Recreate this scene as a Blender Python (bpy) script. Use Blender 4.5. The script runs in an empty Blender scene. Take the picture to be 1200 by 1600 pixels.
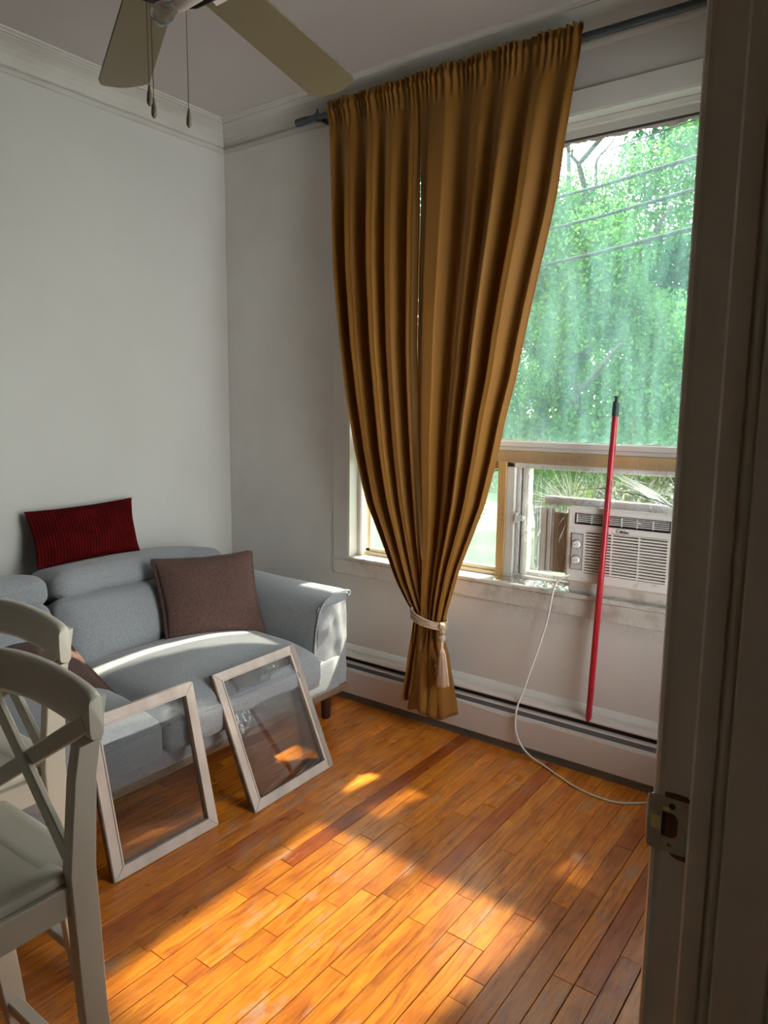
import bpy, bmesh, math, random
import numpy as np
from mathutils import Vector, Matrix, noise

random.seed(7)
rng = np.random.default_rng(7)
SC = bpy.context.scene
COL = SC.collection
PI = math.pi

# ------------------------------------------------------------------ camera
cam_d = bpy.data.cameras.new('camera')
cam = bpy.data.objects.new('camera', cam_d)
COL.objects.link(cam)
SC.camera = cam
R_ = Matrix(((0.80548832, 0.59251858, 0.01050205),
             (0.09261365, -0.10835847, -0.98978844),
             (-0.58533006, 0.79823566, -0.1421568)))
M4 = Matrix((R_[0], -R_[1], -R_[2])).transposed().to_4x4()
M4.translation = (0, 0, 1.5)
cam.matrix_world = M4
cam_d.sensor_fit = 'VERTICAL'
cam_d.sensor_height = 36.0
cam_d.lens = 1129.16 / 1600 * 36.0
cam_d.clip_start = 0.02
cam_d.clip_end = 300

# ------------------------------------------------------------------ world, sun, exposure
SC.view_settings.view_transform = 'Standard'
SC.view_settings.look = 'None'
SC.view_settings.gamma = 1
SC.view_settings.use_curve_mapping = False
SC.view_settings.exposure = 0.42
SC.cycles.use_denoising = True
SC.cycles.max_bounces = 10
SC.cycles.diffuse_bounces = 6
SC.cycles.transparent_max_bounces = 24
SC.cycles.caustics_reflective = False
SC.cycles.caustics_refractive = False
SC.cycles.sample_clamp_indirect = 8.0

world = bpy.data.worlds.new('sky')
SC.world = world
world.use_nodes = True
wn = world.node_tree
wn.nodes.clear()
wo = wn.nodes.new('ShaderNodeOutputWorld')
wb = wn.nodes.new('ShaderNodeBackground')
SKY = 8.0
wb.inputs[0].default_value = (1.0, 0.97, 0.96, 1)
wb.inputs[1].default_value = SKY
wn.links.new(wb.outputs[0], wo.inputs[0])

sun_d = bpy.data.lights.new('sun', 'SUN')
sun_d.energy = 68.0
sun_d.color = (1.0, 0.88, 0.70)
sun_d.angle = math.radians(2.0)
sun = bpy.data.objects.new('sun', sun_d)
COL.objects.link(sun)
SUN_DIR = Vector((-0.20, -1.0, -1.25)).normalized()
sun.rotation_euler = SUN_DIR.to_track_quat('-Z', 'Y').to_euler()
sun.location = (2, 12, 15)

# ------------------------------------------------------------------ materials
def _nt(name):
    m = bpy.data.materials.new(name)
    m.use_nodes = True
    nt = m.node_tree
    b = nt.nodes['Principled BSDF']
    return m, nt, b

def N(nt, t, **kw):
    n = nt.nodes.new(t)
    for k, v in kw.items():
        setattr(n, k, v)
    return n

def rgb(c):
    return (c[0], c[1], c[2], 1)

def mat(name, col, rough=0.5, metal=0.0, col2=None, scale=8.0, stretch=(1, 1, 1), bump=0.0, bscale=None,
        detail=4.0, spec=0.5, trans=0.0, sheen=0.0, lo=0.35, hi=0.65, coat=0.0, objrand=0.0):
    """principled surface with a noise-mixed colour and a noise bump, in object coordinates"""
    m, nt, b = _nt(name)
    L = nt.links
    b.inputs['Base Color'].default_value = rgb(col)
    b.inputs['Roughness'].default_value = rough
    b.inputs['Metallic'].default_value = metal
    b.inputs['Specular IOR Level'].default_value = spec
    if trans:
        b.inputs['Transmission Weight'].default_value = trans
    if sheen:
        b.inputs['Sheen Weight'].default_value = sheen
        b.inputs['Sheen Roughness'].default_value = 0.6
    if coat:
        b.inputs['Coat Weight'].default_value = coat
        b.inputs['Coat Roughness'].default_value = 0.15
    tc = N(nt, 'ShaderNodeTexCoord')
    mp = N(nt, 'ShaderNodeMapping')
    mp.inputs['Scale'].default_value = stretch
    L.new(tc.outputs['Object'], mp.inputs[0])
    if col2 is None:
        col2 = tuple(c * 0.9 for c in col)
    nz = N(nt, 'ShaderNodeTexNoise')
    nz.inputs['Scale'].default_value = scale
    nz.inputs['Detail'].default_value = detail
    L.new(mp.outputs[0], nz.inputs['Vector'])
    cr = N(nt, 'ShaderNodeValToRGB')
    cr.color_ramp.elements[0].position = lo
    cr.color_ramp.elements[1].position = hi
    cr.color_ramp.elements[0].color = rgb(col)
    cr.color_ramp.elements[1].color = rgb(col2)
    L.new(nz.outputs['Fac'], cr.inputs[0])
    L.new(cr.outputs[0], b.inputs['Base Color'])
    if bump:
        nb = N(nt, 'ShaderNodeTexNoise')
        nb.inputs['Scale'].default_value = bscale or scale * 4
        nb.inputs['Detail'].default_value = 3
        L.new(mp.outputs[0], nb.inputs['Vector'])
        bp = N(nt, 'ShaderNodeBump')
        bp.inputs['Strength'].default_value = bump
        bp.inputs['Distance'].default_value = 0.01
        L.new(nb.outputs['Fac'], bp.inputs['Height'])
        L.new(bp.outputs[0], b.inputs['Normal'])
    return m

def weave(name, c1, c2, s=900, rough=0.9, bump=0.25, sheen=0.3, melange=160, stretch=(1, 1, 1)):
    """woven cloth: fine speckle from high frequency noise"""
    m, nt, b = _nt(name)
    L = nt.links
    tc = N(nt, 'ShaderNodeTexCoord')
    mp = N(nt, 'ShaderNodeMapping')
    mp.inputs['Scale'].default_value = stretch
    L.new(tc.outputs['Object'], mp.inputs[0])
    n1 = N(nt, 'ShaderNodeTexNoise')
    n1.inputs['Scale'].default_value = melange
    n1.inputs['Detail'].default_value = 6
    n1.inputs['Roughness'].default_value = 0.75
    L.new(mp.outputs[0], n1.inputs['Vector'])
    cr = N(nt, 'ShaderNodeValToRGB')
    cr.color_ramp.elements[0].position = 0.36
    cr.color_ramp.elements[1].position = 0.64
    cr.color_ramp.elements[0].color = rgb(c1)
    cr.color_ramp.elements[1].color = rgb(c2)
    L.new(n1.outputs['Fac'], cr.inputs[0])
    L.new(cr.outputs[0], b.inputs['Base Color'])
    b.inputs['Roughness'].default_value = rough
    b.inputs['Sheen Weight'].default_value = sheen
    b.inputs['Sheen Roughness'].default_value = 0.5
    b.inputs['Specular IOR Level'].default_value = 0.15
    bp = N(nt, 'ShaderNodeBump')
    bp.inputs['Strength'].default_value = bump
    bp.inputs['Distance'].default_value = 0.004
    L.new(n1.outputs['Fac'], bp.inputs['Height'])
    L.new(bp.outputs[0], b.inputs['Normal'])
    return m

def wood_floor():
    m, nt, b = _nt('varnished_floor_wood')
    L = nt.links
    tc = N(nt, 'ShaderNodeTexCoord')
    oi = N(nt, 'ShaderNodeObjectInfo')
    # grain runs along y, shifted per board
    sh = N(nt, 'ShaderNodeVectorMath', operation='SCALE')
    sh.inputs['Scale'].default_value = 37.0
    cmb = N(nt, 'ShaderNodeCombineXYZ')
    L.new(oi.outputs['Random'], cmb.inputs[0])
    L.new(oi.outputs['Random'], cmb.inputs[2])
    L.new(cmb.outputs[0], sh.inputs[0])
    geo = N(nt, 'ShaderNodeNewGeometry')
    add = N(nt, 'ShaderNodeVectorMath', operation='ADD')
    L.new(geo.outputs['Position'], add.inputs[0])
    L.new(sh.outputs[0], add.inputs[1])
    mp = N(nt, 'ShaderNodeMapping')
    mp.inputs['Scale'].default_value = (1, 0.10, 1)
    L.new(add.outputs[0], mp.inputs[0])
    g = N(nt, 'ShaderNodeTexNoise')
    g.inputs['Scale'].default_value = 42
    g.inputs['Detail'].default_value = 7
    g.inputs['Roughness'].default_value = 0.62
    g.inputs['Distortion'].default_value = 1.4
    L.new(mp.outputs[0], g.inputs['Vector'])
    cr = N(nt, 'ShaderNodeValToRGB')
    e = cr.color_ramp.elements
    e[0].position = 0.30
    e[0].color = (0.30, 0.070, 0.007, 1)
    e[1].position = 0.72
    e[1].color = (0.78, 0.290, 0.026, 1)
    e.new(0.5).color = (0.60, 0.190, 0.015, 1)
    L.new(g.outputs['Fac'], cr.inputs[0])
    # board to board tone
    tone = N(nt, 'ShaderNodeValToRGB')
    t = tone.color_ramp.elements
    tone.color_ramp.interpolation = 'CONSTANT'
    t[0].position = 0.0
    t[0].color = (0.84, 0.80, 0.78, 1)
    t[1].position = 0.16
    t[1].color = (1.0, 0.98, 0.9, 1)
    t.new(0.4).color = (1.12, 1.1, 1.0, 1)
    t.new(0.6).color = (0.97, 0.90, 0.90, 1)
    t.new(0.78).color = (1.06, 1.10, 1.12, 1)
    t.new(0.93).color = (0.80, 0.62, 0.60, 1)
    L.new(oi.outputs['Random'], tone.inputs[0])
    mul = N(nt, 'ShaderNodeMix', data_type='RGBA', blend_type='MULTIPLY')
    mul.inputs[0].default_value = 1.0
    L.new(cr.outputs[0], mul.inputs[6])
    # dark boards marked through the object colour
    L.new(tone.outputs[0], mul.inputs[7])
    mul2 = N(nt, 'ShaderNodeMix', data_type='RGBA', blend_type='MULTIPLY')
    mul2.inputs[0].default_value = 1.0
    L.new(mul.outputs[2], mul2.inputs[6])
    L.new(oi.outputs['Color'], mul2.inputs[7])
    # broad reddish mottling
    mo = N(nt, 'ShaderNodeTexNoise')
    mo.inputs['Scale'].default_value = 9
    mo.inputs['Detail'].default_value = 3
    L.new(add.outputs[0], mo.inputs['Vector'])
    mr = N(nt, 'ShaderNodeMapRange')
    mr.inputs[1].default_value = 0.52
    mr.inputs[2].default_value = 0.74
    mr.inputs[4].default_value = 0.75
    L.new(mo.outputs['Fac'], mr.inputs[0])
    mm = N(nt, 'ShaderNodeMix', data_type='RGBA', blend_type='MULTIPLY')
    L.new(mr.outputs[0], mm.inputs[0])
    L.new(mul2.outputs[2], mm.inputs[6])
    mm.inputs[7].default_value = (0.66, 0.48, 0.42, 1)
    # worn grey patches where the varnish is gone
    w = N(nt, 'ShaderNodeTexNoise')
    w.inputs['Scale'].default_value = 7.5
    w.inputs['Detail'].default_value = 8
    w.inputs['Roughness'].default_value = 0.7
    wm = N(nt, 'ShaderNodeMapping')
    wm.inputs['Scale'].default_value = (1.3, 0.6, 1)
    wm.inputs['Location'].default_value = (3.1, 0.7, 0)
    L.new(geo.outputs['Position'], wm.inputs[0])
    L.new(wm.outputs[0], w.inputs['Vector'])
    wr = N(nt, 'ShaderNodeMapRange')
    wr.inputs[1].default_value = 0.565
    wr.inputs[2].default_value = 0.70
    wr.inputs[4].default_value = 0.75
    L.new(w.outputs['Fac'], wr.inputs[0])
    wmx = N(nt, 'ShaderNodeMix', data_type='RGBA', blend_type='MIX')
    L.new(wr.outputs[0], wmx.inputs[0])
    L.new(mm.outputs[2], wmx.inputs[6])
    wmx.inputs[7].default_value = (0.42, 0.30, 0.22, 1)
    L.new(wmx.outputs[2], b.inputs['Base Color'])
    rr = N(nt, 'ShaderNodeMapRange')
    rr.inputs[3].default_value = 0.22
    rr.inputs[4].default_value = 0.38
    L.new(mo.outputs['Fac'], rr.inputs[0])
    L.new(rr.outputs[0], b.inputs['Roughness'])
    b.inputs['Specular IOR Level'].default_value = 0.5
    b.inputs['Coat Weight'].default_value = 0.45
    b.inputs['Coat Roughness'].default_value = 0.30
    sc = N(nt, 'ShaderNodeTexNoise')
    sc.inputs['Scale'].default_value = 260
    sc.inputs['Detail'].default_value = 2
    L.new(geo.outputs['Position'], sc.inputs['Vector'])
    bp = N(nt, 'ShaderNodeBump')
    bp.inputs['Strength'].default_value = 0.10
    bp.inputs['Distance'].default_value = 0.004
    ad = N(nt, 'ShaderNodeMath', operation='ADD')
    L.new(sc.outputs['Fac'], ad.inputs[0])
    L.new(g.outputs['Fac'], ad.inputs[1])
    L.new(ad.outputs[0], bp.inputs['Height'])
    L.new(bp.outputs[0], b.inputs['Normal'])
    return m

def glass(name, clear=(0.93, 0.97, 0.95), dust=0.06, dustcol=(0.8, 0.9, 0.9), gloss=0.06, streak=0.0, sscale=(3, 3, 0.6), rough=0.02):
    """thin dusty window glass: see-through, a mirror share and a little light-scattering dust"""
    m = bpy.data.materials.new(name)
    m.use_nodes = True
    nt = m.node_tree
    nt.nodes.clear()
    L = nt.links
    out = N(nt, 'ShaderNodeOutputMaterial')
    tr = N(nt, 'ShaderNodeBsdfTransparent')
    tr.inputs[0].default_value = rgb(clear)
    gl = N(nt, 'ShaderNodeBsdfGlossy')
    gl.inputs['Roughness'].default_value = rough
    df = N(nt, 'ShaderNodeBsdfTranslucent')
    df.inputs[0].default_value = rgb(dustcol)
    d2 = N(nt, 'ShaderNodeBsdfDiffuse')
    d2.inputs[0].default_value = rgb(dustcol)
    dd = N(nt, 'ShaderNodeMixShader')
    dd.inputs[0].default_value = 0.35
    L.new(df.outputs[0], dd.inputs[1])
    L.new(d2.outputs[0], dd.inputs[2])
    fr = N(nt, 'ShaderNodeFresnel')
    fr.inputs[0].default_value = 1.45
    ml = N(nt, 'ShaderNodeMath', operation='MULTIPLY')
    ml.inputs[1].default_value = gloss / 0.04
    L.new(fr.outputs[0], ml.inputs[0])
    cl = N(nt, 'ShaderNodeClamp')
    cl.inputs['Max'].default_value = 0.9
    L.new(ml.outputs[0], cl.inputs[0])
    m1 = N(nt, 'ShaderNodeMixShader')
    L.new(cl.outputs[0], m1.inputs[0])
    L.new(tr.outputs[0], m1.inputs[1])
    L.new(gl.outputs[0], m1.inputs[2])
    m2 = N(nt, 'ShaderNodeMixShader')
    L.new(m1.outputs[0], m2.inputs[1])
    L.new(dd.outputs[0], m2.inputs[2])
    if streak:
        geo = N(nt, 'ShaderNodeNewGeometry')
        mp = N(nt, 'ShaderNodeMapping')
        mp.inputs['Scale'].default_value = sscale
        L.new(geo.outputs['Position'], mp.inputs[0])
        nz = N(nt, 'ShaderNodeTexNoise')
        nz.inputs['Scale'].default_value = 6
        nz.inputs['Detail'].default_value = 5
        L.new(mp.outputs[0], nz.inputs['Vector'])
        mr = N(nt, 'ShaderNodeMapRange')
        mr.inputs[1].default_value = 0.3
        mr.inputs[2].default_value = 0.75
        mr.inputs[3].default_value = dust
        mr.inputs[4].default_value = dust + streak
        L.new(nz.outputs['Fac'], mr.inputs[0])
        L.new(mr.outputs[0], m2.inputs[0])
    else:
        m2.inputs[0].default_value = dust
    L.new(m2.outputs[0], out.inputs[0])
    return m

def leafmat(name, c1, c2, tr=0.45):
    m = bpy.data.materials.new(name)
    m.use_nodes = True
    nt = m.node_tree
    nt.nodes.clear()
    L = nt.links
    out = N(nt, 'ShaderNodeOutputMaterial')
    geo = N(nt, 'ShaderNodeNewGeometry')
    cr = N(nt, 'ShaderNodeValToRGB')
    cr.color_ramp.elements[0].color = rgb(c1)
    cr.color_ramp.elements[1].color = rgb(c2)
    L.new(geo.outputs['Random Per Island'], cr.inputs[0])
    d = N(nt, 'ShaderNodeBsdfDiffuse')
    t = N(nt, 'ShaderNodeBsdfTranslucent')
    L.new(cr.outputs[0], d.inputs[0])
    L.new(cr.outputs[0], t.inputs[0])
    mx = N(nt, 'ShaderNodeMixShader')
    mx.inputs[0].default_value = tr
    L.new(d.outputs[0], mx.inputs[1])
    L.new(t.outputs[0], mx.inputs[2])
    L.new(mx.outputs[0], out.inputs[0])
    return m

M = {}
M['wall'] = mat('white_wall_paint', (0.50, 0.50, 0.48), 0.55, col2=(0.465, 0.46, 0.44), scale=1.3, bump=0.05, bscale=60)
M['wallw'] = mat('patched_wall_paint', (0.69, 0.675, 0.66), 0.5, col2=(0.62, 0.585, 0.57), scale=2.2, bump=0.06, bscale=40)
M['ceil'] = mat('ceiling_paint', (0.42, 0.39, 0.37), 0.6, col2=(0.385, 0.345, 0.33), scale=1.0, bump=0.05, bscale=60)
M['trim'] = mat('trim_paint', (0.72, 0.72, 0.70), 0.35, col2=(0.66, 0.65, 0.63), scale=3, bump=0.05, bscale=30)
M['trimgloss'] = mat('yellowed_gloss_paint', (0.72, 0.70, 0.65), 0.35, col2=(0.66, 0.63, 0.58), scale=4, bump=0.06, bscale=25)
M['sill'] = mat('worn_sill_paint', (0.68, 0.64, 0.60), 0.4, col2=(0.42, 0.36, 0.31), scale=9, stretch=(1, 2, 1), bump=0.2, bscale=60, lo=0.52, hi=0.72)
M['hall'] = mat('hall_paint', (0.75, 0.71, 0.65), 0.6)
M['sub'] = mat('dark_subfloor', (0.012, 0.008, 0.005), 0.9)
M['floor'] = wood_floor()
M['vinyl'] = mat('white_vinyl', (0.78, 0.79, 0.78), 0.3, col2=(0.70, 0.71, 0.70), scale=5)
M['cream'] = mat('cream_paint', (0.66, 0.58, 0.42), 0.45, col2=(0.58, 0.50, 0.36), scale=6)
M['pine'] = mat('bare_pine', (0.62, 0.42, 0.18), 0.55, col2=(0.50, 0.32, 0.13), scale=14, stretch=(1, 1, 0.12), bump=0.1)
M['pineh'] = mat('bare_pine_rail', (0.62, 0.42, 0.18), 0.55, col2=(0.42, 0.30, 0.17), scale=12, stretch=(0.12, 1, 1), bump=0.1)
M['heater'] = mat('heater_enamel', (0.66, 0.61, 0.59), 0.38, col2=(0.62, 0.57, 0.55), scale=3)
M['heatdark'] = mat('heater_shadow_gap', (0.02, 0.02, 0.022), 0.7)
M['damper'] = mat('grey_damper_steel', (0.16, 0.17, 0.18), 0.45, metal=0.4)
M['black'] = mat('black_plastic', (0.02, 0.02, 0.022), 0.5)
M['rod'] = mat('grey_blue_steel', (0.055, 0.070, 0.082), 0.35, metal=0.3)
M['red'] = mat('red_painted_steel', (0.42, 0.012, 0.028), 0.3, col2=(0.36, 0.012, 0.03), scale=30, coat=0.3)
M['ferrule'] = mat('dark_green_plastic', (0.012, 0.05, 0.042), 0.5)
M['acw'] = mat('ac_white_plastic', (0.80, 0.78, 0.77), 0.42, col2=(0.62, 0.57, 0.53), scale=22, lo=0.58, hi=0.8)
M['acgrey'] = mat('ac_panel_grey', (0.58, 0.57, 0.57), 0.45)
M['foam'] = mat('white_foam_board', (0.74, 0.73, 0.72), 0.8, col2=(0.64, 0.60, 0.58), scale=14, bump=0.2)
M['accord'] = mat('beige_accordion_plastic', (0.66, 0.56, 0.47), 0.55, col2=(0.60, 0.50, 0.42), scale=5)
M['cord'] = mat('white_cable', (0.70, 0.67, 0.64), 0.45)
M['wire'] = mat('thin_dark_wire', (0.05, 0.05, 0.05), 0.5)
M['cable'] = mat('black_cable_sheath', (0.012, 0.014, 0.018), 0.9, spec=0.1)
M['sofa'] = weave('light_grey_upholstery', (0.155, 0.163, 0.180), (0.31, 0.325, 0.348), melange=260)
M['brown'] = weave('brown_linen', (0.025, 0.012, 0.010), (0.150, 0.086, 0.072), melange=300, bump=0.5, sheen=0.05)
M['redcord'] = mat('red_corduroy', (0.100, 0.0045, 0.005), 0.85, col2=(0.062, 0.003, 0.0035), scale=16, spec=0.05)
M['plinth'] = mat('sofa_plinth_wood', (0.22, 0.155, 0.095), 0.5, col2=(0.15, 0.10, 0.06), scale=8, stretch=(1, 0.12, 1))
M['darkleg'] = mat('dark_stained_leg', (0.03, 0.013, 0.010), 0.4)
M['chair'] = mat('cream_white_chair_paint', (0.58, 0.545, 0.465), 0.33, col2=(0.55, 0.515, 0.44), scale=4, bump=0.03, bscale=30)
M['frame'] = mat('weathered_frame_paint', (0.50, 0.44, 0.40), 0.6, col2=(0.31, 0.255, 0.22), scale=11, stretch=(1, 0.35, 0.35), bump=0.15, lo=0.38, hi=0.78)
M['framedark'] = mat('frame_bare_edge', (0.12, 0.085, 0.065), 0.7, col2=(0.22, 0.17, 0.14), scale=20)
M['blade'] = mat('tan_fan_blade', (0.150, 0.118, 0.070), 0.5, col2=(0.135, 0.105, 0.062), scale=3)
M['fanw'] = mat('white_fan_enamel', (0.70, 0.66, 0.66), 0.3)
M['fandark'] = mat('dark_fan_rim', (0.02, 0.014, 0.014), 0.4)
M['bronze'] = mat('aged_brass_chain', (0.10, 0.065, 0.04), 0.4, metal=0.8)
M['weight'] = mat('grey_wood_pull', (0.16, 0.13, 0.095), 0.4)
M['steel'] = mat('tarnished_steel', (0.50, 0.49, 0.40), 0.38, metal=0.25, col2=(0.40, 0.385, 0.31), scale=60)
M['brass'] = mat('yellow_paint_remnant', (0.90, 0.78, 0.40), 0.6, col2=(0.75, 0.64, 0.33), scale=80)
M['rawwood'] = mat('bare_brown_wood', (0.22, 0.085, 0.045), 0.8, col2=(0.13, 0.05, 0.03), scale=60)
M['rope'] = mat('twisted_beige_rope', (0.36, 0.24, 0.17), 0.6, col2=(0.62, 0.48, 0.36), scale=120, bump=0.4, bscale=300)
M['tassel'] = mat('pale_pink_tassel_thread', (0.55, 0.36, 0.27), 0.6, col2=(0.66, 0.48, 0.38), scale=200)
M['glass_up'] = glass('dusty_upper_glass', (0.93, 0.975, 0.96), dust=0.014, dustcol=(0.42, 0.80, 0.88), gloss=0.04, streak=0.035)
M['glass_lo'] = glass('frosted_lower_glass', (0.93, 0.97, 0.96), dust=0.045, dustcol=(0.55, 0.85, 0.80), gloss=0.03, streak=0.02)
M['glass_clear'] = glass('clear_lower_glass', (0.95, 0.98, 0.97), dust=0.006, dustcol=(0.6, 0.95, 0.8), gloss=0.04)
M['glass_sash'] = glass('old_sash_glass', (0.88, 0.88, 0.88), dust=0.02, dustcol=(0.7, 0.75, 0.78), gloss=0.055)
M['bulb'] = glass('clear_bulb_glass', (0.8, 0.78, 0.78), dust=0.10, dustcol=(0.7, 0.66, 0.66), gloss=0.08)
M['leaf1'] = leafmat('mid_green_leaf', (0.024, 0.085, 0.026), (0.080, 0.180, 0.040), 0.35)
M['leaf2'] = leafmat('yellow_green_leaf', (0.070, 0.135, 0.015), (0.150, 0.215, 0.025), 0.35)
M['leaf3'] = leafmat('blue_green_leaf', (0.018, 0.065, 0.030), (0.035, 0.105, 0.040), 0.35)
M['bark'] = mat('grey_bark', (0.016, 0.015, 0.017), 0.9, col2=(0.03, 0.027, 0.026), scale=20)
M['lawn'] = mat('mown_lawn', (0.022, 0.055, 0.010), 0.9, col2=(0.032, 0.070, 0.014), scale=3)
M['sun_block'] = mat('sun_block_clapboard', (0.6, 0.6, 0.58), 0.7)
M['lint'] = mat('dark_gasket', (0.05, 0.05, 0.06), 0.6)

def curtain_mat():
    m, nt, b = _nt('mustard_curtain_cloth')
    L = nt.links
    b.inputs['Base Color'].default_value = (0.205, 0.088, 0.009, 1)
    b.inputs['Roughness'].default_value = 0.62
    b.inputs['Sheen Weight'].default_value = 0.15
    b.inputs['Specular IOR Level'].default_value = 0.25
    tc = N(nt, 'ShaderNodeTexCoord')
    nz = N(nt, 'ShaderNodeTexNoise')
    nz.inputs['Scale'].default_value = 700
    L.new(tc.outputs['Object'], nz.inputs['Vector'])
    bp = N(nt, 'ShaderNodeBump')
    bp.inputs['Strength'].default_value = 0.12
    bp.inputs['Distance'].default_value = 0.002
    L.new(nz.outputs['Fac'], bp.inputs['Height'])
    L.new(bp.outputs[0], b.inputs['Normal'])
    t = N(nt, 'ShaderNodeBsdfTranslucent')
    t.inputs[0].default_value = (0.50, 0.22, 0.012, 1)
    mx = N(nt, 'ShaderNodeMixShader')
    mx.inputs[0].default_value = 0.10
    out = nt.nodes['Material Output']
    L.new(b.outputs[0], mx.inputs[1])
    L.new(t.outputs[0], mx.inputs[2])
    L.new(mx.outputs[0], out.inputs[0])
    return m
M['curtain'] = curtain_mat()
M['crease'] = glass('gathered_film', (1, 1, 1), dust=0.60, dustcol=(0.95, 0.97, 1.0), gloss=0.08, rough=0.2)

def film_mat(backlit=True):
    m = bpy.data.materials.new('wrinkled_plastic_film')
    m.use_nodes = True
    nt = m.node_tree
    nt.nodes.clear()
    L = nt.links
    out = N(nt, 'ShaderNodeOutputMaterial')
    tr = N(nt, 'ShaderNodeBsdfTransparent')
    tr.inputs[0].default_value = (0.97, 0.98, 0.98, 1)
    gl = N(nt, 'ShaderNodeBsdfGlossy')
    gl.inputs['Roughness'].default_value = 0.12
    tl = N(nt, 'ShaderNodeBsdfTranslucent')
    tl.inputs[0].default_value = (0.95, 0.97, 1, 1)
    geo = N(nt, 'ShaderNodeNewGeometry')
    # fine folds of the film: thin bright lines where it doubles up
    mp = N(nt, 'ShaderNodeMapping')
    mp.inputs['Scale'].default_value = (1.0, 1.0, 0.22)
    L.new(geo.outputs['Position'], mp.inputs[0])
    nz = N(nt, 'ShaderNodeTexNoise')
    nz.inputs['Scale'].default_value = 26
    nz.inputs['Detail'].default_value = 6
    nz.inputs['Distortion'].default_value = 1.2
    L.new(mp.outputs[0], nz.inputs['Vector'])
    s = N(nt, 'ShaderNodeMath', operation='SUBTRACT')
    s.inputs[1].default_value = 0.5
    L.new(nz.outputs['Fac'], s.inputs[0])
    a = N(nt, 'ShaderNodeMath', operation='ABSOLUTE')
    L.new(s.outputs[0], a.inputs[0])
    mr = N(nt, 'ShaderNodeMapRange')
    mr.inputs[1].default_value = 0.0
    mr.inputs[2].default_value = 0.022
    mr.inputs[3].default_value = 0.42 if backlit else 0.20
    mr.inputs[4].default_value = 0.08 if backlit else 0.02
    L.new(a.outputs[0], mr.inputs[0])
    m1 = N(nt, 'ShaderNodeMixShader')
    dfu = N(nt, 'ShaderNodeBsdfDiffuse')
    dfu.inputs[0].default_value = (0.95, 0.97, 1, 1)
    mt = N(nt, 'ShaderNodeMixShader')
    mt.inputs[0].default_value = 0.35 if backlit else 1.0
    L.new(tl.outputs[0], mt.inputs[1])
    L.new(dfu.outputs[0], mt.inputs[2])
    L.new(mr.outputs[0], m1.inputs[0])
    L.new(tr.outputs[0], m1.inputs[1])
    L.new(mt.outputs[0], m1.inputs[2])
    fr = N(nt, 'ShaderNodeFresnel')
    fr.inputs[0].default_value = 1.22
    m2 = N(nt, 'ShaderNodeMixShader')
    L.new(fr.outputs[0], m2.inputs[0])
    L.new(m1.outputs[0], m2.inputs[1])
    L.new(gl.outputs[0], m2.inputs[2])
    L.new(m2.outputs[0], out.inputs[0])
    return m
M['film'] = film_mat()
M['film2'] = film_mat(False)

# ------------------------------------------------------------------ helpers
def link(name, me, m=None, parent=None, smooth=False, loc=None):
    o = bpy.data.objects.new(name, me)
    COL.objects.link(o)
    if m is not None:
        me.materials.append(M[m] if isinstance(m, str) else m)
    if smooth:
        me.shade_smooth()
    if parent is not None:
        o.parent = parent
    if loc is not None:
        o.location = loc
    return o

def tag(o, label=None, cat=None, kind=None, group=None):
    if label:
        o['label'] = label
    if cat:
        o['category'] = cat
    if kind:
        o['kind'] = kind
    if group:
        o['group'] = group
    return o

def thing(name, label, cat, loc=(0, 0, 0), kind=None, group=None):
    o = bpy.data.objects.new(name, None)
    COL.objects.link(o)
    o.location = loc
    return tag(o, label, cat, kind, group)

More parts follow.
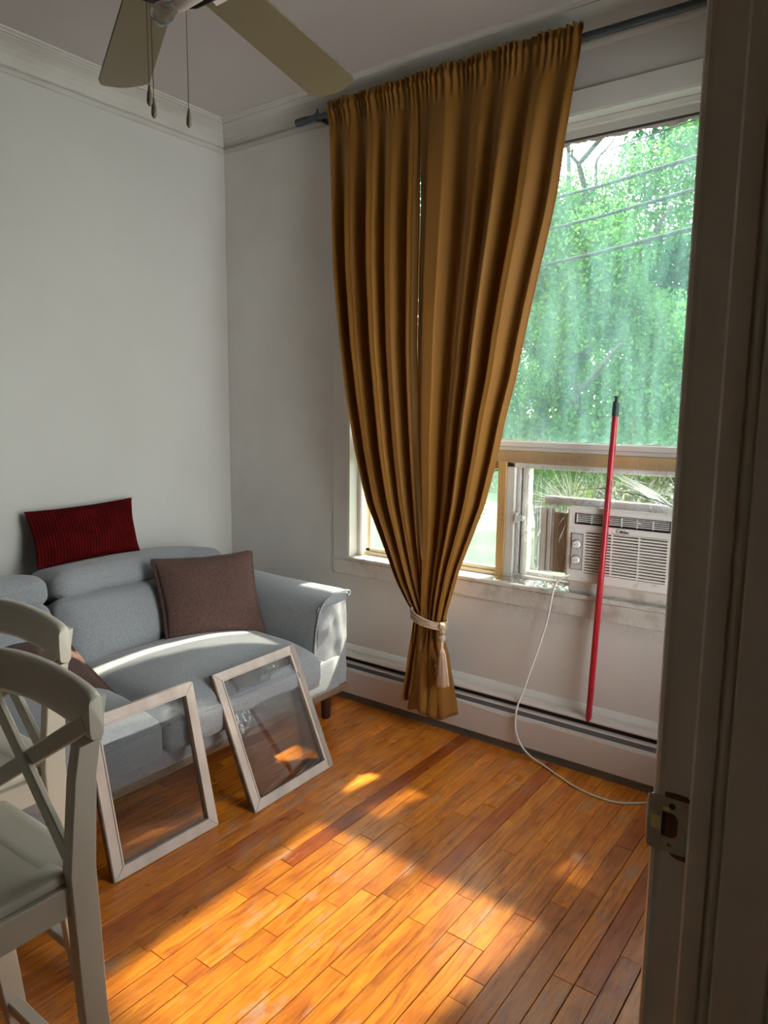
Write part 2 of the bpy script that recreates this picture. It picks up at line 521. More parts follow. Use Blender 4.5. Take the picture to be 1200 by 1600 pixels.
class MB:
    def __init__(s):
        s.bm = bmesh.new()
    def verts(s, co):
        return [s.bm.verts.new(c) for c in co]
    def box(s, x0, x1, y0, y1, z0, z1, bev=0.0, seg=1, rot=None):
        cs = [(x, y, z) for z in (z0, z1) for y in (y0, y1) for x in (x0, x1)]
        if rot is not None:
            cs = [rot @ Vector(c) for c in cs]
        v = s.verts(cs)
        fs = [(0, 2, 3, 1), (4, 5, 7, 6), (0, 1, 5, 4), (2, 6, 7, 3), (0, 4, 6, 2), (1, 3, 7, 5)]
        faces = [s.bm.faces.new([v[i] for i in f]) for f in fs]
        if bev > 0:
            ed = set(e for f in faces for e in f.edges)
            bmesh.ops.bevel(s.bm, geom=list(ed), offset=bev, segments=seg, profile=0.6, affect='EDGES')
        return s
    def hexa(s, lo, hi, bev=0.0, seg=1):
        """8-corner block: lo = 4 points of the one end, hi = the matching 4 of the other"""
        v = s.verts(list(lo) + list(hi))
        fs = [(0, 3, 2, 1), (4, 5, 6, 7)] + [(i, (i + 1) % 4, (i + 1) % 4 + 4, i + 4) for i in range(4)]
        faces = [s.bm.faces.new([v[i] for i in f]) for f in fs]
        if bev > 0:
            ed = set(e for f in faces for e in f.edges)
            bmesh.ops.bevel(s.bm, geom=list(ed), offset=bev, segments=seg, profile=0.6, affect='EDGES')
        return s
    def beam(s, p, q, w, t, up=(0, 0, 1), bev=0.0):
        """bar from p to q, w wide along the side axis, t along the up-ish axis"""
        p, q = Vector(p), Vector(q)
        d = (q - p).normalized()
        side = d.cross(Vector(up)).normalized()
        u = side.cross(d).normalized()
        lo = [p + side * (sx * w / 2) + u * (sy * t / 2) for sx, sy in ((-1, -1), (1, -1), (1, 1), (-1, 1))]
        hi = [c + (q - p) for c in lo]
        return s.hexa(lo, hi, bev, 1)
    def tube(s, pts, r, n=10, cap=True, rs=None):
        pts = [Vector(p) for p in pts]
        rings = []
        prev = None
        for i, p in enumerate(pts):
            d = (pts[min(i + 1, len(pts) - 1)] - pts[max(i - 1, 0)]).normalized()
            if prev is None:
                a = d.cross(Vector((0, 0, 1)))
                if a.length < 1e-3:
                    a = d.cross(Vector((1, 0, 0)))
                a.normalize()
            else:
                a = (prev - d * prev.dot(d)).normalized()
            prev = a
            b = d.cross(a)
            rr = rs[i] if rs else r
            rings.append(s.verts([p + (a * math.cos(2 * PI * k / n) + b * math.sin(2 * PI * k / n)) * rr for k in range(n)]))
        for i in range(len(rings) - 1):
            for k in range(n):
                s.bm.faces.new((rings[i][k], rings[i][(k + 1) % n], rings[i + 1][(k + 1) % n], rings[i + 1][k]))
        if cap:
            s.bm.faces.new(rings[0][::-1])
            s.bm.faces.new(rings[-1])
        return s
    def lathe(s, prof, c, n=24):
        """prof: (r, z) pairs, around the vertical axis at c"""
        rings = []
        for r, z in prof:
            if r < 1e-5:
                rings.append(s.verts([(c[0], c[1], c[2] + z)]) * n)
            else:
                rings.append(s.verts([(c[0] + r * math.cos(2 * PI * k / n), c[1] + r * math.sin(2 * PI * k / n), c[2] + z) for k in range(n)]))
        for i in range(len(rings) - 1):
            for k in range(n):
                q = [rings[i][k], rings[i][(k + 1) % n], rings[i + 1][(k + 1) % n], rings[i + 1][k]]
                u = []
                for a in q:
                    if a not in u:
                        u.append(a)
                if len(u) > 2:
                    try:
                        s.bm.faces.new(u)
                    except ValueError:
                        pass
        return s
    def grid(s, P):
        """P: rows of points"""
        R = [s.verts(r) for r in P]
        for i in range(len(R) - 1):
            for j in range(len(R[0]) - 1):
                s.bm.faces.new((R[i][j], R[i][j + 1], R[i + 1][j + 1], R[i + 1][j]))
        return s
    def extrude(s, poly, axis, a, b):
        """poly: 2D outline; axis 'x','y','z' gives the direction it is drawn out along"""
        def P(u, v, w):
            return {'x': (w, u, v), 'y': (u, w, v), 'z': (u, v, w)}[axis]
        A = s.verts([P(u, v, a) for u, v in poly])
        B = s.verts([P(u, v, b) for u, v in poly])
        n = len(poly)
        for i in range(n):
            s.bm.faces.new((A[i], A[(i + 1) % n], B[(i + 1) % n], B[i]))
        s.bm.faces.new(A[::-1])
        s.bm.faces.new(B)
        return s
    def build(s, name, m, parent=None, smooth=False, loc=None, auto=None):
        bmesh.ops.recalc_face_normals(s.bm, faces=s.bm.faces)
        me = bpy.data.meshes.new(name)
        s.bm.to_mesh(me)
        s.bm.free()
        o = link(name, me, m, parent, smooth, loc)
        if auto:
            me.shade_smooth()
            me.set_sharp_from_angle(angle=math.radians(auto))
        return o

def struct(name, mb, m, label=None, **kw):
    o = mb.build(name, m, **kw)
    return tag(o, label, None, 'structure')

def cushion_mesh(sx, sy, sz, r, n=18, puff=(0, 0, 0), fn=None):
    """rounded, inflated block centred on the origin"""
    bm = bmesh.new()
    bmesh.ops.create_cube(bm, size=2)
    bmesh.ops.subdivide_edges(bm, edges=bm.edges[:], cuts=n, use_grid_fill=True)
    h = (sx / 2, sy / 2, sz / 2)
    rr = min(r, *h)
    for v in bm.verts:
        a = [max(-1, min(1, c)) for c in v.co]
        # concentrate vertices towards the rim
        a = [math.sin(c * PI / 2) * 0.35 + c * 0.65 for c in a]
        p = Vector([a[i] * h[i] for i in range(3)])
        core = Vector([max(-(h[i] - rr), min(h[i] - rr, p[i])) for i in range(3)])
        d = p - core
        if d.length > 1e-6:
            p = core + d.normalized() * rr
        q = [1 - min(1, abs(a[i])) ** 2.5 for i in range(3)]
        p.x += puff[0] * a[0] * q[1] * q[2]
        p.y += puff[1] * a[1] * q[0] * q[2]
        p.z += puff[2] * a[2] * q[0] * q[1]
        if fn:
            p = fn(p, a)
        v.co = p
    bmesh.ops.recalc_face_normals(bm, faces=bm.faces)
    return bm

def cushion(name, parent, m, c, size, r, puff, fn=None, rot=None, n=18, wr=0.0):
    bm = cushion_mesh(*size, r, n, puff, fn)
    for v in bm.verts:
        if wr:
            k = noise.noise(Vector((v.co.x * 9 + c[1] * 3, v.co.y * 9, v.co.z * 9)))
            v.co += v.co.normalized() * wr * k
        p = v.co
        if rot is not None:
            p = rot @ p
        v.co = p + Vector(c)
    me = bpy.data.meshes.new(name)
    bm.to_mesh(me)
    bm.free()
    return link(name, me, m, parent, smooth=True)

def interp(tab, z):
    """piecewise-linear over (z, value), z descending"""
    if z >= tab[0][0]:
        return tab[0][1]
    for (z0, a), (z1, b) in zip(tab, tab[1:]):
        if z >= z1:
            t = (z0 - z) / (z0 - z1)
            return a + (b - a) * t
    return tab[-1][1]

def smooth_interp(tab, z, w=0.05):
    return sum(interp(tab, z + k * w) for k in (-2, -1, 0, 1, 2)) / 5

# ------------------------------------------------------------------ room shell
XL, YW, ZC = -3.20, 2.85, 2.985       # left wall, window wall, ceiling
XR, YB = -0.235, -1.30                # right wall's room face, back wall
OX0, OX1, OZ0, OZ1 = -2.31, -0.45, 0.742, 2.635   # window opening
YO = 3.03                             # outer face of the window wall

struct('wall_left', MB().box(XL - 0.12, XL, YB - 0.12, YO, -0.05, ZC + 0.1), 'wall', 'plain white left wall behind the sofa')
mb = MB()
mb.box(XL, OX0, YW, YO, -0.05, ZC + 0.1)
mb.box(OX1, XR + 0.2, YW, YO, -0.05, ZC + 0.1)
mb.box(OX0, OX1, YW, YO, -0.05, OZ0 - 0.02)
mb.box(OX0, OX1, YW, YO, OZ1, ZC + 0.1)
struct('wall_window', mb, 'wallw', 'white wall around the window, patched below the sill')
struct('wall_back', MB().box(XL - 0.12, XR + 0.13, YB - 0.12, YB, -0.05, ZC + 0.1), 'wall', 'room wall behind the chairs')
mb = MB()
RW = (1.24, 2.66, 0.42, 2.50)        # added, unseen opening in the right wall, for more daylight in the room
mb.box(XR + 0.012, -0.105, 0.95, RW[0], -0.05, ZC + 0.1)
mb.box(XR + 0.012, -0.105, RW[1], YW, -0.05, ZC + 0.1)
mb.box(XR + 0.012, -0.105, RW[0], RW[1], -0.05, RW[2])
mb.box(XR + 0.012, -0.105, RW[0], RW[1], RW[3], ZC + 0.1)
mb.box(XR + 0.012, -0.105, YB, -0.06, -0.05, ZC + 0.1)
mb.box(XR + 0.012, -0.105, -0.06, 0.95, 2.15, ZC + 0.1)
struct('wall_right', mb, 'wall', 'wall holding the doorway the room is seen through')
struct('ceiling', MB().box(XL - 0.12, XR + 0.13, YB - 0.12, YO, ZC, ZC + 0.1), 'ceil', 'white painted ceiling')
mb = MB()
mb.box(-0.105, 1.3, 1.12, 1.22, -0.05, 2.6)
mb.box(-0.105, 1.3, -1.4, -1.3, -0.05, 2.6)
mb.box(1.3, 1.4, -1.4, 1.22, -0.05, 2.6)
mb.box(-0.105, 1.4, -1.4, 1.22, 2.5, 2.6)
struct('wall_hall', mb, 'hall', 'dark hall walls around the viewer')

# floor: dark bed plus every board
struct('sun_block_wall', MB().box(XR + 0.2, 3.5, YW, YO, -1.0, 5.5), 'sun_block', 'added unseen outer wall that keeps the sun off the side window')  # added out of view to stop direct sun entering the side window
floor = struct('floor', MB().box(XL - 0.05, XR + 0.05, YB - 0.1, YO - 0.05, -0.06, -0.010).box(XR + 0.05, 1.35, YB - 0.1, 1.2, -0.06, -0.010), 'sub', 'orange varnished narrow board floor')
joints = [(-0, 0)]
jt = [(928, 1394), (817, 1439), (855, 1501), (835, 1533), (991, 1492), (710, 1426), (659, 1397)]
# end joints seen in the photograph, as floor positions (x, y)
JT = [(-0.826, 1.838), (-0.932, 1.648), (-0.807, 1.538), (-0.814, 1.452), (-0.638, 1.682), (-1.083, 1.631), (-1.18, 1.67),
      (-1.442, 1.487), (-1.303, 1.538), (-1.218, 1.648), (-1.153, 1.344), (-1.218, 1.245), (-1.565, 1.4), (-1.507, 1.464),
      (-1.395, 1.337), (-1.53, 1.088), (-1.465, 1.145), (-1.369, 1.218), (-1.45, 1.07), (-1.6, 1.08), (-1.754, 1.86),
      (-1.64, 1.99), (-1.62, 1.66), (-1.505, 1.79), (-1.42, 1.875), (-1.36, 2.02), (-1.1, 1.79), (-1.25, 2.2), (-1.21, 2.32),
      (-1.02, 2.1), (-0.99, 1.81), (-1.76, 2.21), (-1.7, 1.47), (-1.56, 1.60)]
W = 0.0622
GAP = 0.0016
i0 = int(math.floor((XL + 0.782) / W))
i1 = int(math.ceil((1.3 + 0.782) / W))
br = random.Random(11)
nboard = 0
for i in range(i0, i1):
    x0, x1 = -0.782 + i * W, -0.782 + (i + 1) * W
    x0, x1 = max(x0, XL), min(x1, 1.3)
    if x1 - x0 < 0.01:
        continue
    cuts = sorted(y for (x, y) in JT if x0 <= x < x1)
    if x0 < XR:
        ys = [YB] + cuts + [YW]
    else:
        ys = [YB] + cuts + [1.12]
    full = []
    for a, b in zip(ys, ys[1:]):
        full.append(a)
        t = a
        while b - t > 1.5:
            t += br.uniform(0.55, 1.15)
            if b - t > 0.35:
                full.append(t)
    full.append(ys[-1])
    for a, b in zip(full, full[1:]):
        g = GAP * br.uniform(0.5, 1.5)
        if br.random() < 0.12:
            g *= 1.9
        dz = br.uniform(-0.0006, 0.0006)
        mb = MB().box(x0 + g / 2, x1 - g / 2, a + 0.0006, b - 0.0006, -0.012, 0.0 + dz, bev=0.0008)
        bo = mb.build('floor_board', 'floor', floor)
        xm, ym = (x0 + x1) / 2, (a + b) / 2
        k = br.uniform(0.9, 1.08)
        bo.color = (k, k, k, 1)
        if abs(xm + 1.559) < 0.02 and b > 1.64:
            bo.color = (0.50, 0.33, 0.30, 1)
        nboard += 1

# cornice: inset ring, mitred at every corner
prof = [(0.0, 2.862), (0.010, 2.866), (0.016, 2.874), (0.016, 2.882), (0.010, 2.890), (0.006, 2.893), (0.006, 2.900),
        (0.012, 2.914), (0.024, 2.932), (0.042, 2.949), (0.064, 2.962), (0.084, 2.969), (0.094, 2.971), (0.094, 2.976), (0.102, 2.978),
        (0.108, 2.974), (0.114, 2.974), (0.118, 2.979), (0.124, 2.980), (0.130, 2.977), (0.136, 2.979), (0.138, 2.985)]
mb = MB()
rx0, rx1, ry0, ry1 = XL, XR + 0.012, YB, YW
rings = []
for d, z in prof:
    rings.append(mb.verts([(rx0 + d, ry0 + d, z), (rx1 - d, ry0 + d, z), (rx1 - d, ry1 - d, z), (rx0 + d, ry1 - d, z)]))
for a, b in zip(rings, rings[1:]):
    for k in range(4):
        mb.bm.faces.new((a[k], a[(k + 1) % 4], b[(k + 1) % 4], b[k]))
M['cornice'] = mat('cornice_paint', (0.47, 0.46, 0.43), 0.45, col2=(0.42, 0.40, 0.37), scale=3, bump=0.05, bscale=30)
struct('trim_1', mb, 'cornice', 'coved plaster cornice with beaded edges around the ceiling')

# baseboard on the window wall (above and behind the heater) and left wall
mb = MB().extrude([(YW, 0.0), (YW - 0.016, 0.0), (YW - 0.016, 0.252), (YW - 0.012, 0.262), (YW - 0.006, 0.272), (YW, 0.275)], 'x', XL, XR + 0.012)
struct('baseboard_window', mb, 'trim', 'cream baseboard on the window wall above the heater')
mb = MB().extrude([(XL, 0.0), (XL + 0.016, 0.0), (XL + 0.016, 0.13), (XL + 0.006, 0.15), (XL, 0.152)], 'y', YB, YW)
struct('baseboard_left', mb, 'trim', 'white baseboard behind the sofa')

# ------------------------------------------------------------------ window
win = thing('window_1', 'large window with a fixed upper pane and two lower sashes', None, (0, 0, 0), 'structure')
def WB(name, m, x0, x1, y0, y1, z0, z1, bev=0.002):
    return MB().box(x0, x1, y0, y1, z0, z1, bev).build(name, m, win)
# casing flat boards, 1.2 cm proud of the wall
WB('side_casing', 'trim', -2.408, OX0, 2.838, 2.852, OZ0 - 0.006, 2.72)
WB('side_casing', 'trim', OX1, -0.355, 2.838, 2.852, OZ0 - 0.006, 2.72)
WB('head_casing', 'trim', OX0, OX1, 2.838, 2.852, OZ1, 2.72)
WB('apron_board', 'sill', -2.408, -0.355, 2.838, 2.852, 0.648, OZ0 - 0.022)
WB('stool', 'sill', OX0, OX1, 2.832, 3.0, OZ0 - 0.020, OZ0, 0.004)
# reveals
WB('jamb_board', 'trim', OX0 - 0.001, OX0 + 0.008, 2.84, 3.02, OZ0, OZ1)
WB('jamb_board', 'trim', OX1 - 0.008, OX1 + 0.001, 2.84, 3.02, OZ0, OZ1)
WB('head_board', 'trim', OX0, OX1, 2.84, 3.02, OZ1 - 0.006, OZ1 + 0.001)
WB('stop_bead', 'trim', OX0 + 0.008, OX0 + 0.030, 2.905, 2.925, OZ0, OZ1, 0.003)
WB('stop_bead', 'trim', OX0, OX1, 2.898, 2.918, OZ1 - 0.032, OZ1 - 0.006, 0.003)
# upper fixed sash
WB('upper_sash_rail', 'trim', OX0 + 0.008, OX1 - 0.008, 2.935, 2.975, 2.578, OZ1 - 0.006, 0.003)
WB('upper_sash_stile', 'trim', OX0 + 0.008, OX0 + 0.045, 2.935, 2.975, 1.36, 2.60, 0.003)
WB('upper_sash_stile', 'trim', OX1 - 0.075, OX1 - 0.008, 2.935, 2.975, 1.36, 2.60, 0.003)
WB('glazing_gasket', 'lint', OX0 + 0.07, OX1 - 0.07, 2.936, 2.945, 2.573, 2.580, 0)
# ragged old putty along the head and the foot of the upper pane
for (zz, amp, nm, mm) in ((2.572, 0.020, 'putty', 'sill'), (1.362, 0.010, 'putty', 'trim')):
    rows = [[], []]
    xx = OX0 + 0.07
    while xx < OX1 - 0.07:
        rows[0].append((xx, 2.947, zz + (0.008 if zz > 2 else -0.004)))
        k = abs(noise.noise(Vector((xx * 14, zz, 0)))) + 0.4 * abs(noise.noise(Vector((xx * 60, zz, 3))))
        rows[1].append((xx, 2.949, zz + (-amp * (0.2 + k) if zz > 2 else amp * (0.1 + k))))
        xx += 0.006
    MB().grid(rows).build(nm, mm, win)
WB('upper_glass', 'glass_up', OX0 + 0.06, OX1 - 0.06, 2.952, 2.955, 1.355, 2.59, 0)
# meeting rail: white bar over a bare pine rail
WB('meeting_rail', 'vinyl', OX0 + 0.008, OX1 - 0.008, 2.925, 2.985, 1.338, 1.362, 0.003)
WB('meeting_rail', 'trim', OX0 + 0.008, OX1 - 0.008, 2.932, 2.985, 1.318, 1.338, 0.003)
WB('pine_rail', 'pineh', OX0 + 0.008, OX1 - 0.008, 2.925, 2.985, 1.268, 1.318, 0.002)
WB('pine_post', 'pine', -1.508, -1.466, 2.922, 2.985, OZ0, 1.272, 0.002)
# nail holes in the pine post
for zz in (1.06, 1.035, 1.005, 0.985):
    MB().tube([(-1.482, 2.9215, zz), (-1.482, 2.9235, zz)], 0.0022, 8).build('nail_hole', 'black', win)
# left lower sash
WB('lower_sash_rail', 'cream', OX0 + 0.008, -1.508, 2.935, 2.975, OZ0, OZ0 + 0.018, 0.002)
WB('lower_sash_rail', 'cream', OX0 + 0.03, -1.508, 2.945, 2.975, OZ0 + 0.018, OZ0 + 0.036, 0.003)
WB('lower_sash_stile', 'cream', OX0 + 0.030, OX0 + 0.062, 2.945, 2.975, OZ0 + 0.018, 1.268, 0.002)
WB('lower_sash_rail', 'cream', OX0 + 0.03, -1.508, 2.945, 2.975, 1.235, 1.268, 0.002)
WB('lower_glass', 'glass_lo', OX0 + 0.05, -1.50, 2.958, 2.961, OZ0 + 0.02, 1.262, 0)
# right lower sash: white sliding unit
WB('vinyl_frame', 'vinyl', -1.466, -1.424, 2.925, 3.0, OZ0, 1.268, 0.003)
WB('vinyl_frame', 'vinyl', -1.424, OX1 - 0.008, 2.925, 3.0, OZ0, OZ0 + 0.022, 0.003)
WB('vinyl_frame', 'vinyl', -1.466, OX1 - 0.008, 2.925, 3.0, 1.245, 1.268, 0.003)
WB('sash_track', 'vinyl', -1.420, -1.405, 2.94, 3.0, OZ0 + 0.02, 1.245, 0.002)
WB('sash_track', 'lint', -1.405, -1.396, 2.955, 2.995, OZ0 + 0.02, 1.245, 0)
WB('sash_stile', 'vinyl', -1.396, -1.366, 2.945, 2.99, OZ0 + 0.02, 1.245, 0.003)
WB('sash_rail', 'vinyl', -1.366, OX1 - 0.01, 2.950, 2.99, OZ0 + 0.02, OZ0 + 0.038, 0.003)
WB('lower_glass', 'glass_clear', -1.372, OX1 - 0.01, 2.966, 2.969, OZ0 + 0.03, 1.255, 0)
latch = MB().extrude([(-1.418, 1.0), (-1.412, 1.045), (-1.396, 1.030), (-1.380, 1.034), (-1.374, 1.024), (-1.380, 1.012), (-1.396, 1.014), (-1.410, 0.998)], 'y', 2.915, 2.945)
latch.build('sash_latch', 'vinyl', win)

win2 = thing('added_window', 'added side window in the right wall, out of view, letting in extra daylight', None, (0, 0, 0), 'structure')  # window added out of view to brighten the room
for (a, b, c, d_) in ((RW[0] - 0.08, RW[1] + 0.08, RW[3], RW[3] + 0.08), (RW[0] - 0.08, RW[1] + 0.08, RW[2] - 0.08, RW[2]), (RW[0] - 0.08, RW[0], RW[2], RW[3]), (RW[1], RW[1] + 0.08, RW[2], RW[3])):
    MB().box(XR - 0.002, XR + 0.014, a, b, c, d_, 0.002).build('casing', 'trim', win2)
MB().box(-0.17, -0.13, RW[0], RW[1], 1.66, 1.70, 0.002).build('meeting_rail', 'trim', win2)
MB().box(-0.152, -0.149, RW[0], RW[1], RW[2], RW[3]).build('glass', 'glass_clear', win2)

# ------------------------------------------------------------------ baseboard heater
ht = thing('baseboard_heater', 'long white baseboard heater running under the window', 'heater', (-1.7, 2.81, 0))
hx0, hx1 = XL + 0.005, XR + 0.008
def HB(name, m, poly, x0=hx0, x1=hx1):
    o = MB().extrude(poly, 'x', x0 + 1.7, x1 + 1.7).build(name, m, ht)
    for v in o.data.vertices:
        v.co.y -= 2.81
    return o
HB('top_hood', 'heater', [(2.834, 0.05), (2.834, 0.242), (2.800, 0.240), (2.790, 0.232), (2.790, 0.226), (2.798, 0.226), (2.800, 0.232), (2.826, 0.234), (2.826, 0.05)])
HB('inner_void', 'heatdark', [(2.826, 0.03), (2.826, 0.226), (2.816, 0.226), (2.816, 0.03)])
_d = HB('damper_blade', 'damper', [(2.788, 0.170), (2.796, 0.196), (2.815, 0.201), (2.815, 0.198), (2.799, 0.193), (2.791, 0.170)])
_l = HB('damper_lip', 'heater', [(2.792, 0.196), (2.795, 0.203), (2.812, 0.205), (2.812, 0.200), (2.798, 0.198)])
_d.location.z = _l.location.z = -0.005
HB('front_cover', 'heater', [(2.776, 0.040), (2.776, 0.158), (2.780, 0.168), (2.790, 0.171), (2.790, 0.166), (2.782, 0.163), (2.780, 0.156), (2.780, 0.040)])
HB('toe_strip', 'damper', [(2.792, 0.0), (2.792, 0.040), (2.780, 0.042), (2.776, 0.040), (2.778, 0.030), (2.786, 0.026), (2.786, 0.0)])
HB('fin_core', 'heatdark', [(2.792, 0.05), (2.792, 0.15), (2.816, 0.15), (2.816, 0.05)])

# loose white string along the heater's top edge
pts = []
for k in range(41):
    t = k / 40
    x = -2.30 + t * 1.14
    z = 0.166 - 0.010 * math.sin(t * 9) * (0.2 + t) - 0.006 * t
    if t > 0.9:
        z += (t - 0.9) * 0.22
    pts.append((x, 2.7745 + 0.001 * math.sin(t * 20), z))
s = MB().tube(pts, 0.0011, 6).build('white_string', 'cord', smooth=True)
tag(s, 'loose white string lying along the front edge of the heater', 'string')

# ------------------------------------------------------------------ curtain rod and curtains
rod = thing('curtain_rod', 'grey blue steel curtain rod across the top of the window', 'curtain rod', (-1.4, 2.77, 2.872))
MB().tube([(-1.10, 0, 0), (1.16, 0, -0.004)], 0.0145, 18).build('rod_tube', 'rod', rod, auto=40)
MB().tube([(-1.185, 0, 0.000), (-1.182, 0, 0.000), (-1.12, 0, 0.000), (-1.095, 0, 0)], 0.02, 18, rs=[0.013, 0.0185, 0.0185, 0.016]).build('finial', 'rod', rod, auto=40)
bk = MB()
bk.tube([(-1.055, 0.002, 0), (-1.045, 0.002, 0)], 0.021, 16)
bk.tube([(-1.05, 0, 0.018), (-1.05, 0, 0.036)], 0.005, 8)
bk.box(-1.058, -1.042, 0.012, 0.078, -0.012, 0.006)
bk.build('bracket', 'rod', rod, auto=40)

ZT = [(2.93, -2.372), (2.882, -2.370), (2.703, -2.343), (2.414, -2.315), (2.151, -2.295), (1.913, -2.259), (1.552, -2.199), (1.31, -2.15), (1.069, -2.082),
      (0.893, -1.993), (0.705, -1.905), (0.607, -1.841), (0.553, -1.797), (0.474, -1.809), (0.299, -1.824), (0.10, -1.853)]
ZR = [(2.93, -1.125), (2.877, -1.127), (2.721, -1.155), (2.526, -1.183), (2.358, -1.201), (2.233, -1.221), (2.07, -1.254), (1.903, -1.287), (1.629, -1.338),
      (1.473, -1.378), (1.287, -1.415), (1.093, -1.463), (0.948, -1.518), (0.797, -1.577), (0.607, -1.630), (0.553, -1.640), (0.488, -1.645), (0.372, -1.633), (0.241, -1.611),
      (0.10, -1.597)]
ZS = [(2.93, -1.852), (2.813, -1.849), (2.344, -1.827), (1.72, -1.812), (1.325, -1.799), (0.889, -1.768), (0.566, -1.722), (0.10, -1.78)]

def curtain_panel(name, label, left, right, folds, seed, top_z=2.914, bot=0.10, yoff=0.0, amp=1.0, slit=0):
    NU, NV = 300, 130
    r = random.Random(seed)
    # fold profile: positions and depths
    cum = [0]
    for w, d in folds:
        cum.append(cum[-1] + w)
    tot = cum[-1]
    def prof(s):
        s *= tot
        for i, (w, d) in enumerate(folds):
            if s <= cum[i + 1] or i == len(folds) - 1:
                t = (s - cum[i]) / w
                a = d
                b = folds[(i + 1) % len(folds)][1] if i + 1 < len(folds) else d * 0.4
                tt = t * t * (3 - 2 * t)
                return a + (b - a) * tt, (b - a) * 4 * t * (1 - t)
    rows = []
    for j in range(NV + 1):
        v = j / NV
        z = top_z + (bot - top_z) * v
        xl, xr = smooth_interp(left, z, 0.012), smooth_interp(right, z, 0.012)
        w = xr - xl
        # fold depth along the drop
        g = min(1, max(0, (2.84 - z) / 0.5))
        a = 0.010 + 0.040 * g
        if z < 1.2:
            a *= 0.55 + 0.45 * max(0, (z - 0.55)) / 0.65 if z > 0.55 else 0.55
        if z < 0.5:
            a = 0.022 + 0.018 * min(1, (0.5 - z) / 0.35)
        pinch = math.exp(-((z - 0.553) / 0.05) ** 2)
        a *= 1 - 0.25 * pinch
        if z > 2.80:
            yc = 2.753
        else:
            yc = 2.753 - 0.045 * min(1, (2.80 - z) / 1.0)
        if z < 0.6:
            yc = 2.708 - 0.012 * min(1, (0.6 - z) / 0.3)
        row = []
        for i in range(NU + 1):
            s = i / NU
            h, dh = prof(s)
            if z < 0.50:
                kk = min(1, (0.50 - z) / 0.12)
                if seed == 5:
                    hb = 0.25 + 0.75 * math.sin(min(1, s * 1.25 + 0.08) * PI) ** 0.8 + 0.10 * math.sin(s * 17 + z * 9)
                    if s > 0.82:
                        hb -= 1.1 * (s - 0.82) / 0.18
                else:
                    hb = 0.5 + 0.45 * math.cos(s * 11)
                h = h + (hb - h) * kk * 0.85
                dh *= 1 - kk * 0.8
            y = yc + yoff - a * amp * (h - 0.5) * 1.7
            # cloth rolls over itself: sideways swing with the fold slope
            x = xl + w * s + 0.16 * a * dh * (1 - pinch) * (w / 0.55)
            zz = z
            if z > 2.78:      # gathered heading
                f = min(1, (z - 2.78) / 0.06)
                y += f * 0.007 * math.sin(s * tot * 11 + 2 * math.sin(s * 23 + seed))
                if z > 2.889:
                    q = (z - 2.889) / 0.025
                    zz = z + q * 0.006 * noise.noise(Vector((s * 60, seed, 0)))
                    y += q * 0.012 * math.sin(s * tot * 15 + 3 * math.sin(s * 31))
                    y -= 0.006 * q
                elif z > 2.855:
                    y -= 0.010
            if z < 0.5:
                k = (0.5 - z) / 0.4
                y += 0.010 * k * noise.noise(Vector((s * 5, z * 9, seed)))
                x += 0.010 * k * noise.noise(Vector((s * 3, z * 7, seed + 5)))
                zz = z + 0.03 * k * (s - 0.5) * (1 if seed == 3 else -0.8) + 0.012 * k * math.sin(s * 9 + seed)
            y += 0.004 * noise.noise(Vector((s * 9, z * 2.2, seed)))
            y = min(y, 2.772 if z < 0.3 else 2.83)
            row.append((x, y, zz))
        rows.append(row)
    o = MB().grid(rows).build(name, 'curtain', smooth=True)
    sol = o.modifiers.new('thickness', 'SOLIDIFY')
    sol.thickness = 0.0012
    tag(o, label, 'curtain')
    return o

foldsL = [(0.9, 0.75), (1.3, 0.05), (0.6, 0.9), (1.3, 0.8), (1.3, -0.05), (0.6, 0.95), (0.9, 0.85), (0.9, 0.1), (0.6, 0.8), (1.5, 0.75), (0.9, 0.0), (0.5, 0.75), (0.5, 0.62)]
foldsR = [(0.7, 0.45), (0.5, 0.55), (1.5, 0.85), (1.3, 0.75), (1.5, -0.05), (0.7, 0.55), (1.0, 0.6), (0.9, 0.05), (0.5, 0.8), (1.6, 0.9), (0.9, 0.0), (0.6, 0.85), (1.3, 0.8), (1.0, 0.1), (0.6, 0.5)]
curtain_panel('curtain', 'mustard curtain panel left of the slit, hanging from the rod', ZT, [(z, x - (0.013 if 1.6 < z < 2.4 else 0.002)) for z, x in ZS], foldsL, 3, bot=0.15)
curtain_panel('curtain', 'mustard curtain panel right of the slit, drawn back towards the tie', [(z, x + (0.004 if z > 0.6 else -0.045)) for z, x in ZS[:-1]] + [(0.48, -1.775), (0.10, -1.818)], ZR, foldsR, 5, bot=0.10, yoff=-0.006)

# tie-back: four cords around the gathered cloth, knot, ball and tassel
tie = thing('curtain_tieback', 'beige twisted rope tie-back with tassel around the gathered curtains', 'tie-back', (-1.72, 2.70, 0.553))
for k in range(4):
    pts = []
    for j in range(49):
        a = 2 * PI * j / 48
        x = 0.090 * math.cos(a)
        y = 0.062 * math.sin(a)
        z = -0.22 * x - 0.010 * k + 0.016 + 0.002 * math.sin(a * 2 + k)
        pts.append((x, y, z))
    MB().tube(pts, 0.0052, 8, cap=False).build('cord', 'rope', tie, smooth=True)
def knot(cx, cy, cz, r, n, name):
    mb = MB()
    for q in range(n):
        pts = []
        ax = Vector((random.uniform(-1, 1), random.uniform(-1, 1), random.uniform(-1, 1))).normalized()
        e1 = ax.orthogonal().normalized()
        e2 = ax.cross(e1)
        for j in range(17):
            a = 2 * PI * j / 16
            pts.append(Vector((cx, cy, cz)) + (e1 * math.cos(a) + e2 * math.sin(a)) * r)
        mb.tube(pts, 0.0045, 6, cap=False)
    return mb.build(name, 'rope', tie, smooth=True)
knot(0.088, -0.030, -0.012, 0.012, 7, 'knot')
knot(0.092, -0.032, -0.036, 0.009, 4, 'knot')
